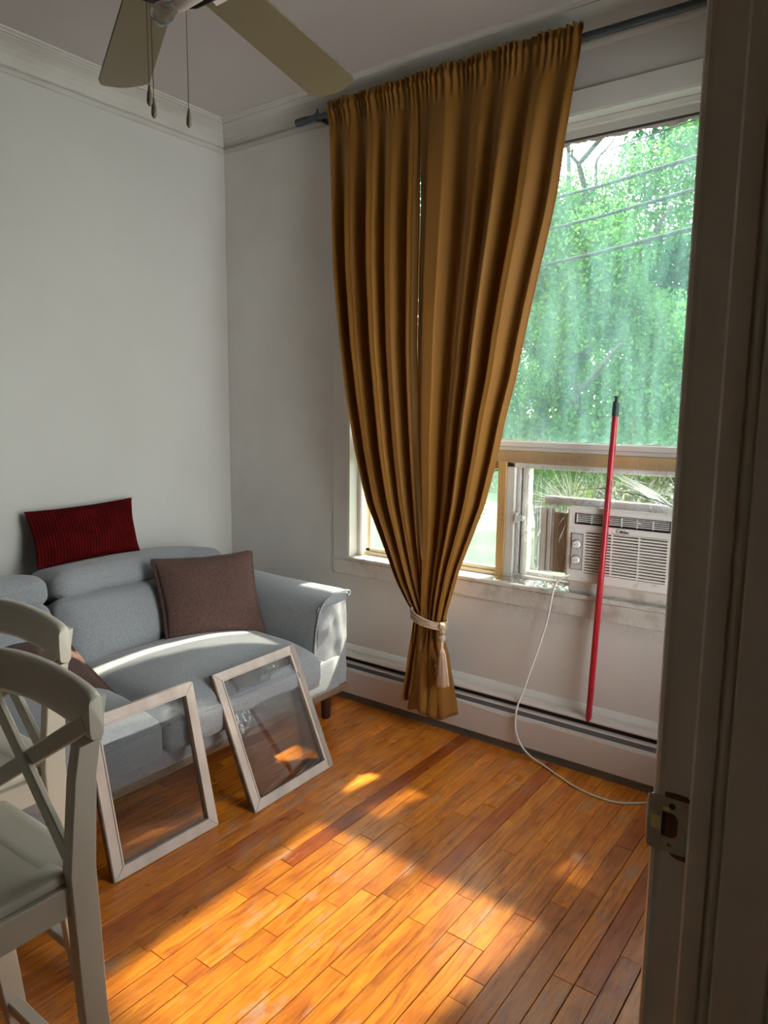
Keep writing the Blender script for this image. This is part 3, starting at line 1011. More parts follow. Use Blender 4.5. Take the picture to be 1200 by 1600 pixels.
MB().lathe([(0, 0.016), (0.010, 0.015), (0.018, 0.006), (0.0195, -0.002), (0.015, -0.012), (0.006, -0.016), (0, -0.017)], (0.094, -0.035, -0.066), 20).build('ball', 'rope', tie, smooth=True)
MB().lathe([(0.007, 0), (0.008, -0.03), (0.0135, -0.04), (0.012, -0.05)], (0.094, -0.035, -0.082), 16).build('tassel_neck', 'tassel', tie, smooth=True)
mb = MB()
tr_ = random.Random(4)
for k in range(170):
    a = tr_.uniform(0, 2 * PI)
    q = math.sqrt(tr_.random())
    L_ = 0.155 + tr_.uniform(-0.008, 0.006)
    pts = []
    for j in range(5):
        t = j / 4
        rad = (0.013 + 0.018 * t ** 0.8) * q
        pts.append((0.096 + rad * math.cos(a) + 0.006 * t, -0.035 + rad * math.sin(a), -0.125 - L_ * t))
    mb.tube(pts, 0.0011, 3, cap=False)
sk = mb.build('tassel_skirt', 'tassel', tie)
for q in range(3):
    pts = []
    for j in range(14):
        t = j / 13
        pts.append((0.10 + 0.012 * math.sin(t * 5 + q) + (0.014 if q == 1 else -0.014), -0.055, -0.16 - 0.02 * q - 0.045 * t + 0.012 * math.sin(t * 9)))
    MB().tube(pts, 0.0007, 4, cap=False).build('loose_thread', 'tassel', tie)

# ------------------------------------------------------------------ air conditioner
ac = thing('air_conditioner', 'small white window air conditioner standing on the sill', 'air conditioner', (-0.915, 2.84, 0.806))
ax0, ax1, az = -0.212, 0.212, 0.292           # front panel, local; sides lean a little
def AB(name, m, x0, x1, y0, y1, z0, z1, bev=0.0, parent=None, seg=1):
    return MB().box(x0, x1, y0, y1, z0, z1, bev, seg).build(name, m, parent or ac)
AB('body', 'acgrey', ax0 + 0.012, ax1 - 0.012, 0.02, 0.34, 0.004, az - 0.008, 0.004)
# front shell built around its two openings
sh = MB()
def shell(x0, x1, z0, z1):
    sh.box(x0, x1, -0.004, 0.02, z0, z1)
gx0, gx1 = -0.188, 0.190           # louvre opening
vx0, vx1 = -0.142, 0.182           # intake opening
shell(ax0, ax1, 0.0, 0.030)
shell(ax0, vx0, 0.030, 0.205)
shell(vx1, ax1, 0.030, 0.205)
shell(ax0, ax1, 0.205, 0.232)
shell(ax0, gx0, 0.232, 0.278)
shell(gx1, ax1, 0.232, 0.278)
shell(ax0, ax1, 0.278, az)
bmesh.ops.remove_doubles(sh.bm, verts=sh.bm.verts, dist=1e-5)
fp = sh.build('front_panel', 'acw', ac)
# rounded rim
rim = MB()
for (a, b) in (((ax0, 0), (ax1, 0)), ((ax1, 0), (ax1, az)), ((ax1, az), (ax0, az)), ((ax0, az), (ax0, 0))):
    rim.tube([(a[0], 0.008, a[1]), (b[0], 0.008, b[1])], 0.0125, 12)
rim.build('rim', 'acw', ac, auto=40)
AB('louvre_recess', 'black', gx0, gx1, 0.012, 0.022, 0.232, 0.278)
AB('intake_recess', 'black', vx0, vx1, 0.012, 0.022, 0.030, 0.205)
# black frame line around the louvre bank
mb = MB()
for (x0, x1, z0, z1) in ((gx0, gx1, 0.232, 0.236), (gx0, gx1, 0.275, 0.278), (gx0, gx0 + 0.004, 0.232, 0.278), (gx1 - 0.004, gx1, 0.232, 0.278)):
    mb.box(x0, x1, -0.006, 0.012, z0, z1)
mb.build('louvre_frame', 'black', ac)
for k in range(5):
    z = 0.2425 + k * 0.0078
    AB('louvre', 'acw', gx0 + 0.006, gx1 - 0.006, -0.004, 0.010, z - 0.0014, z + 0.0014)
for k in range(7):
    x = gx0 + 0.006 + (gx1 - gx0 - 0.012) * (k + 0.0) / 6
    AB('vertical_vane', 'acw', x - 0.001, x + 0.001, -0.0045, 0.010, 0.237, 0.275)
AB('air_lever', 'acw', 0.045, 0.075, -0.008, -0.003, 0.257, 0.262, 0.001)
for k in range(15):
    z = 0.0335 + k * 0.0120
    AB('intake_slat', 'acw', vx0, vx1, -0.004, 0.010, z - 0.0005, z + 0.0062, 0.0008)
for x in (-0.034, 0.074):
    AB('grille_rib', 'acw', x - 0.002, x + 0.002, -0.0046, 0.010, 0.031, 0.204)
# control panel
cp = AB('control_panel', 'acgrey', -0.200, -0.152, -0.0062, -0.002, 0.042, 0.192, 0.002)
mb = MB()
for (x0, x1, z0, z1) in ((-0.201, -0.151, 0.041, 0.0425), (-0.201, -0.151, 0.1915, 0.193), (-0.2012, -0.1998, 0.041, 0.193), (-0.1522, -0.1508, 0.041, 0.193)):
    mb.box(x0, x1, -0.0066, -0.002, z0, z1)
mb.build('panel_line', 'damper', cp)
for zc, ph in ((0.148, 0.2), (0.083, 0.9)):
    kb = MB()
    kb.tube([(-0.176, -0.004, zc), (-0.176, -0.016, zc), (-0.176, -0.020, zc)], 0.0165, 24, rs=[0.0165, 0.0155, 0.014])
    ko = kb.build('knob', 'acw', ac, auto=40)
    rg = MB()
    rg.tube([(-0.176 + 0.0182 * math.cos(a * PI / 16), -0.0068, zc + 0.0182 * math.sin(a * PI / 16)) for a in range(-12, 14)], 0.0008, 5)
    rg.build('dial_ring', 'black', ko)
    AB('pointer', 'damper', -0.185, -0.176, -0.0208, -0.0195, zc - 0.001, zc + 0.001, 0, ko)
    dm = MB()
    for a in range(6):
        th = 0.2 + a * 1.05 + ph
        dm.tube([(-0.176 + 0.0222 * math.cos(th), -0.0070, zc + 0.0222 * math.sin(th)), (-0.176 + 0.0222 * math.cos(th), -0.0064, zc + 0.0222 * math.sin(th))], 0.0012, 8)
    dm.build('dial_mark', 'black', cp)

def text_obj(name, s, size, m, parent, loc, bold=0.0):
    cu = bpy.data.curves.new(name, 'FONT')
    cu.body = s
    cu.size = size
    cu.extrude = 0.0003
    cu.offset = bold
    tmp = bpy.data.objects.new(name, cu)
    COL.objects.link(tmp)
    dg = bpy.context.evaluated_depsgraph_get()
    me = bpy.data.meshes.new_from_object(tmp.evaluated_get(dg))
    bpy.data.objects.remove(tmp)
    o = link(name, me, m, parent)
    o.location = loc
    o.rotation_euler = (PI / 2, 0, 0)
    return o
text_obj('logo_lettering', 'Midea', 0.0150, 'black', ac, (-0.0035, -0.0052, 0.2125), 0.0003)
mb = MB()
mb.tube([(-0.009 + 0.0062 * math.cos(a), -0.0050, 0.2195 + 0.0072 * math.sin(a)) for a in [math.radians(q) for q in range(70, 300, 12)]], 0.0010, 5)
mb.build('logo_emblem', 'black', ac)

# accordion side filler + white foam around the unit
fl = thing('side_filler', 'beige pleated filler panel between sash and air conditioner', 'filler panel', (-1.2, 2.92, 0.80))
mb = MB()
for k in range(10):
    x0 = -0.012 + k * 0.0085
    mb.hexa([(x0, -0.03, 0.012), (x0 + 0.0085, -0.03, 0.012), (x0 + 0.0085, 0.0, 0.012), (x0, 0.0, 0.012)],
            [(x0, -0.03, 0.27), (x0 + 0.0085, -0.03, 0.27), (x0 + 0.0085, 0.0, 0.27), (x0, 0.0, 0.27)])
    mb.box(x0 + 0.002, x0 + 0.0065, -0.034, -0.028, 0.012, 0.27)
mb.build('pleats', 'accord', fl)
mb = MB()
mb.box(-0.078, -0.050, -0.03, 0.0, 0.010, 0.285, 0.004)
mb.box(-0.046, -0.030, -0.036, 0.0, 0.010, 0.285, 0.003)
mb.box(-0.028, -0.014, -0.03, 0.0, 0.010, 0.285, 0.003)
mb.build('filler_frame', 'foam', fl)
f2 = MB().box(-1.27, -0.47, 2.905, 2.945, 1.098, 1.134, 0.006, 2)
tag(f2.build('foam_strip', 'foam', auto=40), 'long white foam strip lying on top of the air conditioner', 'foam strip')
# dusty wedge under the unit
f3 = MB().box(-1.125, -0.70, 2.850, 2.93, 0.744, 0.803, 0.003)
tag(f3.build('support_block', 'sill'), 'dirty support block under the air conditioner on the sill', 'block')

# ------------------------------------------------------------------ plastic film over the right lower sash
def film():
    X0, X1 = -1.470, -0.46
    NX, NZ = 210, 170
    cx, cz = -1.128, 1.095
    rows = []
    for j in range(NZ + 1):
        v = j / NZ
        row = []
        for i in range(NX + 1):
            x = X0 + (X1 - X0) * i / NX
            # path: down the sash, out over the sill, down the apron
            if v < 0.62:
                z = 1.318 - (1.318 - 0.752) * v / 0.62
                y = 2.918
            elif v < 0.80:
                t = (v - 0.62) / 0.18
                z = 0.752 - 0.004 * t
                y = 2.918 + (2.828 - 2.918) * t
            else:
                t = (v - 0.80) / 0.20
                z = 0.748 - (0.748 - 0.60) * t
                y = 2.828 + 0.004 * t
            # it runs forward to the edge of the unit
            if v < 0.62:
                dx = max(-1.16 - x, 0, )
                dz = max(z - 1.14, 0)
                dist = math.hypot(dx, dz)
                y = 2.918 - 0.040 * math.exp(-(dist / 0.07) ** 1.3)
                th = math.atan2(z - cz, x - cx)
                rad = math.hypot(x - cx, z - cz)
                y += 0.0045 * math.sin(th * 26 + 2 * math.sin(th * 7)) * math.exp(-abs(rad - 0.08) / 0.12)
                y += 0.005 * noise.noise(Vector((x * 14, z * 5, 1))) + 0.0025 * noise.noise(Vector((x * 50, z * 12, 4)))
                y = min(y, 2.921)
            else:
                k = 0.004 * abs(noise.noise(Vector((x * 30, v * 25, 2)))) + 0.003 * abs(noise.noise(Vector((x * 70, v * 60, 7))))
                if v < 0.80:
                    z += k
                else:
                    y -= k
            if i == 0:
                x = X0 - 0.004 * noise.noise(Vector((0, v * 9, 0)))
            row.append((x, y, z))
        rows.append(row)
    bm = bmesh.new()
    V = [[bm.verts.new(p) for p in r] for r in rows]
    for j in range(NZ):
        for i in range(NX):
            p = rows[j][i]
            if p[0] > -1.137 and 0.753 < p[2] < 1.098 and p[1] > 2.84:
                continue
            ff = bm.faces.new((V[j][i], V[j][i + 1], V[j + 1][i + 1], V[j + 1][i]))
            if p[2] < 0.755 or p[2] > 1.262 or p[0] < -1.40:
                ff.material_index = 1
    loose = [v for v in bm.verts if not v.link_faces]
    bmesh.ops.delete(bm, geom=loose, context='VERTS')
    me = bpy.data.meshes.new('plastic_film')
    bm.to_mesh(me)
    bm.free()
    o = link('plastic_film', me, 'film', smooth=True)
    me.materials.append(M['film2'])
    tag(o, 'wrinkled clear plastic film taped over the right lower sash and sill', 'plastic film')
    # gathered creases where the film bunches up
    r = random.Random(31)
    mb = MB()
    def ribbon(pts, w):
        L_, R2 = [], []
        for i, p in enumerate(pts):
            a = Vector(pts[max(i - 1, 0)])
            b = Vector(pts[min(i + 1, len(pts) - 1)])
            d = (b - a).normalized()
            n = d.cross(Vector((0, 1, 0)))
            n = n.normalized() if n.length > 0.1 else Vector((1, 0, 0))
            ww = w * math.sin(PI * (0.12 + 0.8 * i / (len(pts) - 1)))
            L_.append(Vector(p) + n * ww)
            R2.append(Vector(p) - n * ww)
        mb.grid([L_, R2])
    def line(p, q, w, bend, n=7, wob=0.002):
        p, q = Vector(p), Vector(q)
        pts = []
        for i in range(n):
            t = i / (n - 1)
            c = p.lerp(q, t)
            c.x += bend * math.sin(t * PI) + r.uniform(-wob, wob)
            c.z += r.uniform(-wob, wob)
            pts.append(c)
        ribbon(pts, w)
    cx, cz = -1.135, 1.105
    for k in range(70):         # fan of creases at the unit's upper left corner
        a = math.radians(r.uniform(75, 265))
        r0, r1 = r.uniform(0.02, 0.05), r.uniform(0.08, 0.24)
        y0 = 2.882
        p = (cx + r0 * math.cos(a), y0, cz + r0 * math.sin(a))
        q = (max(-1.46, cx + r1 * math.cos(a)), 2.910, min(1.30, max(0.78, cz + r1 * math.sin(a))))
        line(p, q, r.uniform(0.0004, 0.0014), r.uniform(-0.008, 0.008))
    for k in range(60):         # hanging streaks on the left
        x = r.uniform(-1.44, -1.15)
        z0 = r.uniform(0.95, 1.25)
        line((x, 2.912, z0), (x + r.uniform(-0.012, 0.012), 2.912, z0 - r.uniform(0.08, 0.32) if z0 > 1.1 else 0.79), r.uniform(0.0003, 0.0009), r.uniform(-0.004, 0.004))
    for k in range(13):         # broad gather running down to the right
        o1, o2 = r.gauss(0, 0.014), r.gauss(0, 0.012)
        line((-0.97 + o1, 2.905, 1.255 - abs(o1)), (-0.735 + o2, 2.884, 1.11 + o2), r.uniform(0.0006, 0.0022), r.uniform(0.01, 0.04))
    for k in range(60):         # between gather and unit
        x, z = r.uniform(-1.1, -0.6), r.uniform(1.14, 1.25)
        line((x, 2.90, z), (x + r.uniform(-0.09, 0.09), 2.895, z - r.uniform(0.0, 0.05)), r.uniform(0.0003, 0.0011), r.uniform(-0.01, 0.01))
    for k in range(170):        # crumpled on the sill in front of the unit
        x, y = r.uniform(-1.45, -0.5), r.uniform(2.832, 2.90)
        if x > -1.14:
            y = min(y, 2.838)
        a = r.uniform(0, 6.28)
        l = r.uniform(0.01, 0.04)
        p, q = Vector((x, y, 0.7535)), Vector((x + l * math.cos(a), min(2.905, max(2.829, y + l * 0.6 * math.sin(a))), 0.7545))
        n = (q - p).cross(Vector((0, 0, 1))).normalized() * r.uniform(0.0004, 0.0013)
        m_ = (p + q) / 2 + n * r.uniform(-3, 3)
        mb.grid([[p + n, m_ + n, q + n], [p - n, m_ - n, q - n]])
    for k in range(60):         # faint creases on the apron
        x, z = r.uniform(-1.46, -0.6), r.uniform(0.62, 0.74)
        line((x, 2.822, z), (x + r.uniform(-0.03, 0.03), 2.822, z - r.uniform(-0.02, 0.03)), r.uniform(0.0003, 0.0007), r.uniform(-0.008, 0.008), 5)
    mb.build('film_crease', 'crease', o)['kind'] = 'stuff'
film()

# power cord
pts = [(-1.118, 2.835, 0.822), (-1.130, 2.815, 0.815), (-1.150, 2.806, 0.800), (-1.165, 2.804, 0.775), (-1.175, 2.804, 0.73), (-1.186, 2.806, 0.66), (-1.205, 2.812, 0.58), (-1.236, 2.815, 0.47),
       (-1.265, 2.812, 0.37), (-1.285, 2.80, 0.29), (-1.300, 2.784, 0.23), (-1.304, 2.772, 0.19), (-1.303, 2.766, 0.13), (-1.290, 2.762, 0.085), (-1.262, 2.758, 0.045), (-1.215, 2.750, 0.018),
       (-1.148, 2.733, 0.006), (-1.06, 2.686, 0.005), (-0.97, 2.645, 0.005), (-0.89, 2.628, 0.005), (-0.81, 2.632, 0.005), (-0.75, 2.668, 0.005), (-0.69, 2.718, 0.006), (-0.62, 2.745, 0.02), (-0.55, 2.76, 0.06)]
def catmull(P, n=8):
    P = [Vector(p) for p in P]
    out = []
    for i in range(len(P) - 1):
        p0, p1, p2, p3 = P[max(i - 1, 0)], P[i], P[i + 1], P[min(i + 2, len(P) - 1)]
        for k in range(n):
            t = k / n
            out.append(0.5 * ((2 * p1) + (-p0 + p2) * t + (2 * p0 - 5 * p1 + 4 * p2 - p3) * t * t + (-p0 + 3 * p1 - 3 * p2 + p3) * t ** 3))
    out.append(P[-1])
    return out
pc = MB().tube(catmull(pts, 6), 0.0043, 10).build('power_cord', 'cord', smooth=True)
tag(pc, 'white power cord looping from the air conditioner down to the floor', 'cord')

# red pole
pl = thing('broom_pole', 'red telescoping pole with a dark green tip leaning on the window', 'pole', (-0.990, 2.797, 0.243))
d = Vector((-0.961 + 0.990, 2.842 - 2.797, 1.556 - 0.243))
def PT(t):
    return d * t
MB().tube([PT(0), PT(0.002), PT(0.945)], 0.0128, 18, rs=[0.011, 0.0128, 0.0128]).build('pole_tube', 'red', pl, auto=40)
MB().tube([PT(-0.012), PT(0.0), PT(0.004)], 0.0128, 18, rs=[0.009, 0.0125, 0.0125]).build('end_cap', 'red', pl, auto=40)
MB().tube([PT(0.94), PT(0.945), PT(0.983), PT(0.985)], 0.014, 18, rs=[0.0132, 0.0142, 0.0138, 0.011]).build('ferrule', 'ferrule', pl, auto=40)
MB().tube([PT(0.985), PT(0.995), PT(0.996), PT(1.0)], 0.009, 14, rs=[0.0075, 0.0075, 0.012, 0.011]).build('threaded_tip', 'ferrule', pl, auto=40)

# thin wire twisted round the pole
wpts = catmull([(-1.14, 2.885, 1.166), (-1.07, 2.872, 1.180), (-1.0, 2.850, 1.190), (-0.965, 2.806, 1.20), (-0.955, 2.812, 1.222), (-0.975, 2.845, 1.228), (-0.992, 2.825, 1.205), (-0.965, 2.802, 1.190),
                (-0.945, 2.812, 1.183), (-0.90, 2.85, 1.180), (-0.83, 2.868, 1.165), (-0.76, 2.872, 1.145), (-0.70, 2.875, 1.125)], 6)
w = MB()
w.tube(wpts, 0.0013, 5)
w.tube([(p.x, p.y - 0.002 + 0.002 * math.sin(k * 1.3), p.z + 0.003 * math.cos(k * 1.3)) for k, p in enumerate(wpts) if k > 52], 0.0009, 5)
wo_ = w.build('twisted_wire', 'wire', smooth=True)
tag(wo_, 'thin dark wire wound round the red pole above the air conditioner', 'wire')

# ------------------------------------------------------------------ sofa
SX0, SX1 = -3.14, -2.085      # back, front
sofa = thing('sofa', 'light grey two seat fabric sofa with folding headrests', 'sofa', (-2.6, 1.5, 0))
def sofa_local(o):
    for v in o.data.vertices:
        v.co.x += 2.6
        v.co.y -= 1.5
    return o
def SB(name, m, x0, x1, y0, y1, z0, z1, bev=0.01, seg=2):
    o = MB().box(x0, x1, y0, y1, z0, z1, bev, seg).build(name, m, sofa, auto=50)
    return sofa_local(o)
SB('plinth', 'plinth', -3.06, -2.115, 0.72, 2.560, 0.150, 0.176, 0.003, 1)
SB('plinth', 'plinth', -3.07, -2.097, 0.70, 2.580, 0.176, 0.198, 0.005, 2)
for (x, y) in ((-2.205, 2.545), (-2.205, 0.78), (-2.98, 2.53), (-2.98, 0.78)):
    sofa_local(MB().lathe([(0.0, 0), (0.019, 0), (0.022, 0.004), (0.030, 0.152), (0, 0.152)], (x, y, 0.001), 16).build('leg', 'darkleg', sofa, auto=40))
def SC_(name, c, size, r, puff, fn=None, rot=None, n=18, wr=0.0, m='sofa'):
    return sofa_local(cushion(name, sofa, m, c, size, r, puff, fn, rot, n, wr))
SC_('body', (-2.56, 1.645, 0.275), (0.94, 1.77, 0.17), 0.02, (0.012, 0, 0), n=14, wr=0.004)
def seatfn(p, a):
    # the rear of the cushion rises into the back, the front edge droops
    p.z += 0.012 * (1 - a[0]) * 0.5
    if a[0] > 0:
        p.z -= 0.030 * a[0] ** 3
    return p
for yc, wid in ((1.918, 0.840), (1.222, 0.545)):
    SC_('seat_cushion', (-2.365, yc, 0.362), (0.66, wid, 0.150), 0.045, (0.018, 0.012, 0.055), seatfn, n=22, wr=0.006)
    # welt along the front seam
    pts = []
    for k in range(25):
        t = k / 24 * 2 - 1
        pts.append((-2.365 + 0.318 + 0.018 * (1 - abs(t) ** 2.5), yc + t * (wid / 2 - 0.012), 0.385 - 0.006 * abs(t)))
    sofa_local(MB().tube(pts, 0.0045, 6).build('seat_piping', 'sofa', sofa, smooth=True))
rotb = Matrix.Rotation(math.radians(-24), 3, 'Y')
for yc, wid in ((1.930, 0.81), (1.225, 0.57)):
    SC_('back_cushion', (-2.80, yc, 0.522), (0.19, wid, 0.345), 0.05, (0.050, 0.006, 0.0), None, rotb, n=20, wr=0.004)
roth = Matrix.Rotation(math.radians(-8), 3, 'Y')
for yc, wid in ((1.925, 0.74), (1.235, 0.57)):
    SC_('headrest', (-2.945, yc, 0.727), (0.28, wid, 0.130), 0.05, (0.0, 0.010, 0.020), None, roth, n=20, wr=0.004)
    pts = []
    for k in range(25):
        t = k / 24 * 2 - 1
        pts.append((-2.945 + 0.1415 - 0.016 * abs(t) ** 6, yc + t * (wid / 2 - 0.010), 0.712))
    sofa_local(MB().tube(pts, 0.0042, 6).build('headrest_piping', 'sofa', sofa, smooth=True))
def backfn(p, a):
    p.z += 0.065 * (1 - a[1] ** 2) * max(0, a[2])
    return p
for yc, wid in ((2.075, 1.10), (1.12, 0.78)):
    SC_('back_frame', (-3.06, yc, 0.455), (0.13, wid, 0.54), 0.05, (0, 0, 0), backfn, n=16)

# arms: lofted from the back to the front, flared lip over a slim outer panel
def arm(side):
    yb = 2.34 if side > 0 else 0.95
    # cross-section (outward offset from the inner face, height)
    sec = [(0.020, 0.20), (0.004, 0.34), (0.000, 0.42), (0.012, 0.50), (0.030, 0.57), (0.055, 0.612), (0.095, 0.637), (0.145, 0.650),
           (0.195, 0.655), (0.240, 0.652), (0.264, 0.645), (0.266, 0.634), (0.250, 0.622), (0.238, 0.60), (0.236, 0.52), (0.240, 0.40), (0.246, 0.28), (0.246, 0.20)]
    rows = []
    xs = [-3.04, -3.02, -2.95, -2.85, -2.7, -2.55, -2.4, -2.28, -2.20, -2.15, -2.125, -2.112, -2.106]
    for k, x in enumerate(xs):
        t = (x + 3.04) / (3.04 - 2.106)
        row = []
        for (o, z) in sec:
            up = max(0, (z - 0.42) / 0.24)
            zz = z + up * (0.020 * (1 - t) - 0.008 * math.sin(t * PI))
            oo = o
            cxy = 0.125
            # soft ends
            e = 0.0
            if k < 2:
                e = 0.25 if k == 0 else 0.08
            if k > 8:
                e = (0, 0.0, 0.015, 0.045, 0.10)[k - 8] if k - 8 < 5 else 0.1
            oo = oo + (cxy - oo) * e
            zz = zz + ((0.44) - zz) * e * (0.55 if z > 0.44 else 0.0)
            xx = x
            row.append((xx, yb + side * oo, zz + 0.002 * noise.noise(Vector((x * 8, oo * 20, z * 8)))))
        rows.append(row)
    mb = MB()
    mb.grid(rows)
    bm = mb.bm
    bm.verts.ensure_lookup_table()
    n = len(sec)
    first = [bm.verts[i] for i in range(n)]
    last = [bm.verts[len(rows) * n - n + i] for i in range(n)]
    bm.faces.new(first)
    # front panel: fan around a slightly bulged centre, with soft creases
    c = bm.verts.new((-2.100, yb + side * 0.13, 0.40))
    for i in range(n - 1):
        bm.faces.new((last[i], last[i + 1], c))
    bm.faces.new((last[-1], last[0], c))
    bf = MB()
    o = mb.build('arm', 'sofa', sofa, smooth=True)
    ss = o.modifiers.new('round', 'SUBSURF')
    ss.levels = ss.render_levels = 2
    sofa_local(o)
    # piping round the arm's front edge
    pts = [(-2.102, yb + side * (oo * 0.93 + 0.009), 0.44 + (z - 0.44) * (0.985 if z > .44 else 1)) for (oo, z) in sec[1:13]]
    sofa_local(MB().tube(catmull(pts, 4), 0.0055, 8).build('arm_piping', 'sofa', sofa, smooth=True))
arm(1)
arm(-1)
# slack fabric panel on the arm front
def slack(side):
    yb = 2.34 if side > 0 else 0.95
    rows = []
    for j in range(31):
        v = j / 30
        z = 0.205 + v * 0.40
        row = []
        for i in range(21):
            u = i / 20
            oi = 0.022 + 0.030 * max(0, v - 0.5)
            oo = 0.240 - 0.006 * v
            o_ = oi + (oo - oi) * u
            x = -2.094 - 0.010 * (abs(2 * u - 1) ** 3)
            x += 0.010 * noise.noise(Vector((u * 3 + v * 2.2, v * 5 - u * 2.5, side))) + 0.007 * math.sin((v * 3.2 - u * 1.5) * 4.0) * (1 - u) * v
            row.append((x, yb + side * o_, z))
        rows.append(row)
    o = MB().grid(rows).build('arm_front', 'sofa', sofa, smooth=True)
    sofa_local(o)
slack(1)
slack(-1)

# ------------------------------------------------------------------ pillows
def pillow(name, label, m, BL, BR, TL, TR, th, flange=0.0, ridges=0, seed=0, group=None):
    """cushion between four corner points; thickness th"""
    BL, BR, TL, TR = map(Vector, (BL, BR, TL, TR))
    o_ = (BL + BR + TL + TR) / 4
    nrm = (BR - BL).cross(TL - BL).normalized()
    if nrm.x < 0:
        nrm = -nrm
    root = thing(name, label, 'cushion', o_, group=group)
    NU = 260 if ridges else 44
    NV = 40
    w = (BR - BL).length
    mb = MB()
    sides = []
    for sgn in (1, -1):
        rows = []
        for j in range(NV + 1):
            v = j / NV
            row = []
            for i in range(NU + 1):
                u = i / NU
                a, b = 2 * u - 1, 2 * v - 1
                # edges pull in between the corners
                pu = u + (0.5 - u) * 0.055 * (1 - b * b) * abs(a) ** 2
                pv = v + (0.5 - v) * 0.070 * (1 - a * a) * abs(b) ** 2
                p = BL.lerp(BR, pu).lerp(TL.lerp(TR, pu), pv)
                t = ((1 - abs(a) ** 2.6) * (1 - abs(b) ** 2.6)) ** 0.55
                t = t * th / 2
                t += 0.006 * noise.noise(Vector((u * 4, v * 4, seed))) * (1 if t > 0.01 else 0)
                if ridges:
                    ph = u * ridges * 2 * PI + 0.7 * noise.noise(Vector((u * 3, v * 3, 9)))
                    t += 0.0042 * math.sin(ph) * min(1, t / 0.012)
                row.append(p + nrm * (t * sgn) - o_)
            rows.append(row)
        mb.grid(rows)
    bmesh.ops.remove_doubles(mb.bm, verts=mb.bm.verts, dist=1e-4)
    c = mb.build('cover', m, root, smooth=True)
    if flange:
        # stitched border standing out round the seam
        ring_in, ring_out = [], []
        n = 40
        per = []
        for k in range(n):
            per.append((k / n, 0))
        for k in range(n):
            per.append((1, k / n))
        for k in range(n):
            per.append((1 - k / n, 1))
        for k in range(n):
            per.append((0, 1 - k / n))
        fm = MB()
        A, B = [], []
        for (u, v) in per:
            a, b = 2 * u - 1, 2 * v - 1
            pu = u + (0.5 - u) * 0.055 * (1 - b * b) * abs(a) ** 2
            pv = v + (0.5 - v) * 0.070 * (1 - a * a) * abs(b) ** 2
            p = BL.lerp(BR, pu).lerp(TL.lerp(TR, pu), pv)
            outd = (BR - BL).normalized() * (a if abs(a) > 0.999 else 0) + (TL - BL).normalized() * (b if abs(b) > 0.999 else 0)
            if outd.length > 0:
                outd.normalize()
            wob = nrm * (0.006 * noise.noise(Vector((u * 7, v * 7, seed + 2))))
            A.append(p - outd * 0.012 - o_)
            B.append(p + outd * flange + wob - o_)
        vs = []
        for off in (0.003, -0.003):
            vs.append(([fm.bm.verts.new(p + nrm * off) for p in A], [fm.bm.verts.new(p + nrm * off * 0.7) for p in B]))
        n4 = len(A)
        for k in range(n4):
            q = (k + 1) % n4
            fm.bm.faces.new((vs[0][0][k], vs[0][0][q], vs[0][1][q], vs[0][1][k]))
            fm.bm.faces.new((vs[1][0][k], vs[1][1][k], vs[1][1][q], vs[1][0][q]))
            fm.bm.faces.new((vs[0][1][k], vs[0][1][q], vs[1][1][q], vs[1][1][k]))
        fm.build('flange', m, root, smooth=True)
    return root

pillow('throw_pillow', 'brown linen throw pillow leaning in the corner by the right arm', 'brown',
       (-2.575, 1.915, 0.452), (-2.410, 2.335, 0.440), (-2.735, 1.965, 0.805), (-2.560, 2.395, 0.800), 0.13, 0.012, seed=2)
pillow('throw_pillow', 'brown linen throw pillow lying back behind the two chairs', 'brown',
       (-2.47, 1.16, 0.430), (-2.30, 1.465, 0.445), (-2.77, 1.10, 0.60), (-2.70, 1.50, 0.578), 0.12, 0.012, seed=5)
pillow('lumbar_pillow', 'dark red corduroy lumbar pillow standing on the headrest against the wall', 'redcord',
       (-3.02, 1.585, 0.790), (-3.02, 2.100, 0.797), (-3.145, 1.603, 1.030), (-3.145, 2.150, 1.045), 0.095, 0.0, ridges=36, seed=8)

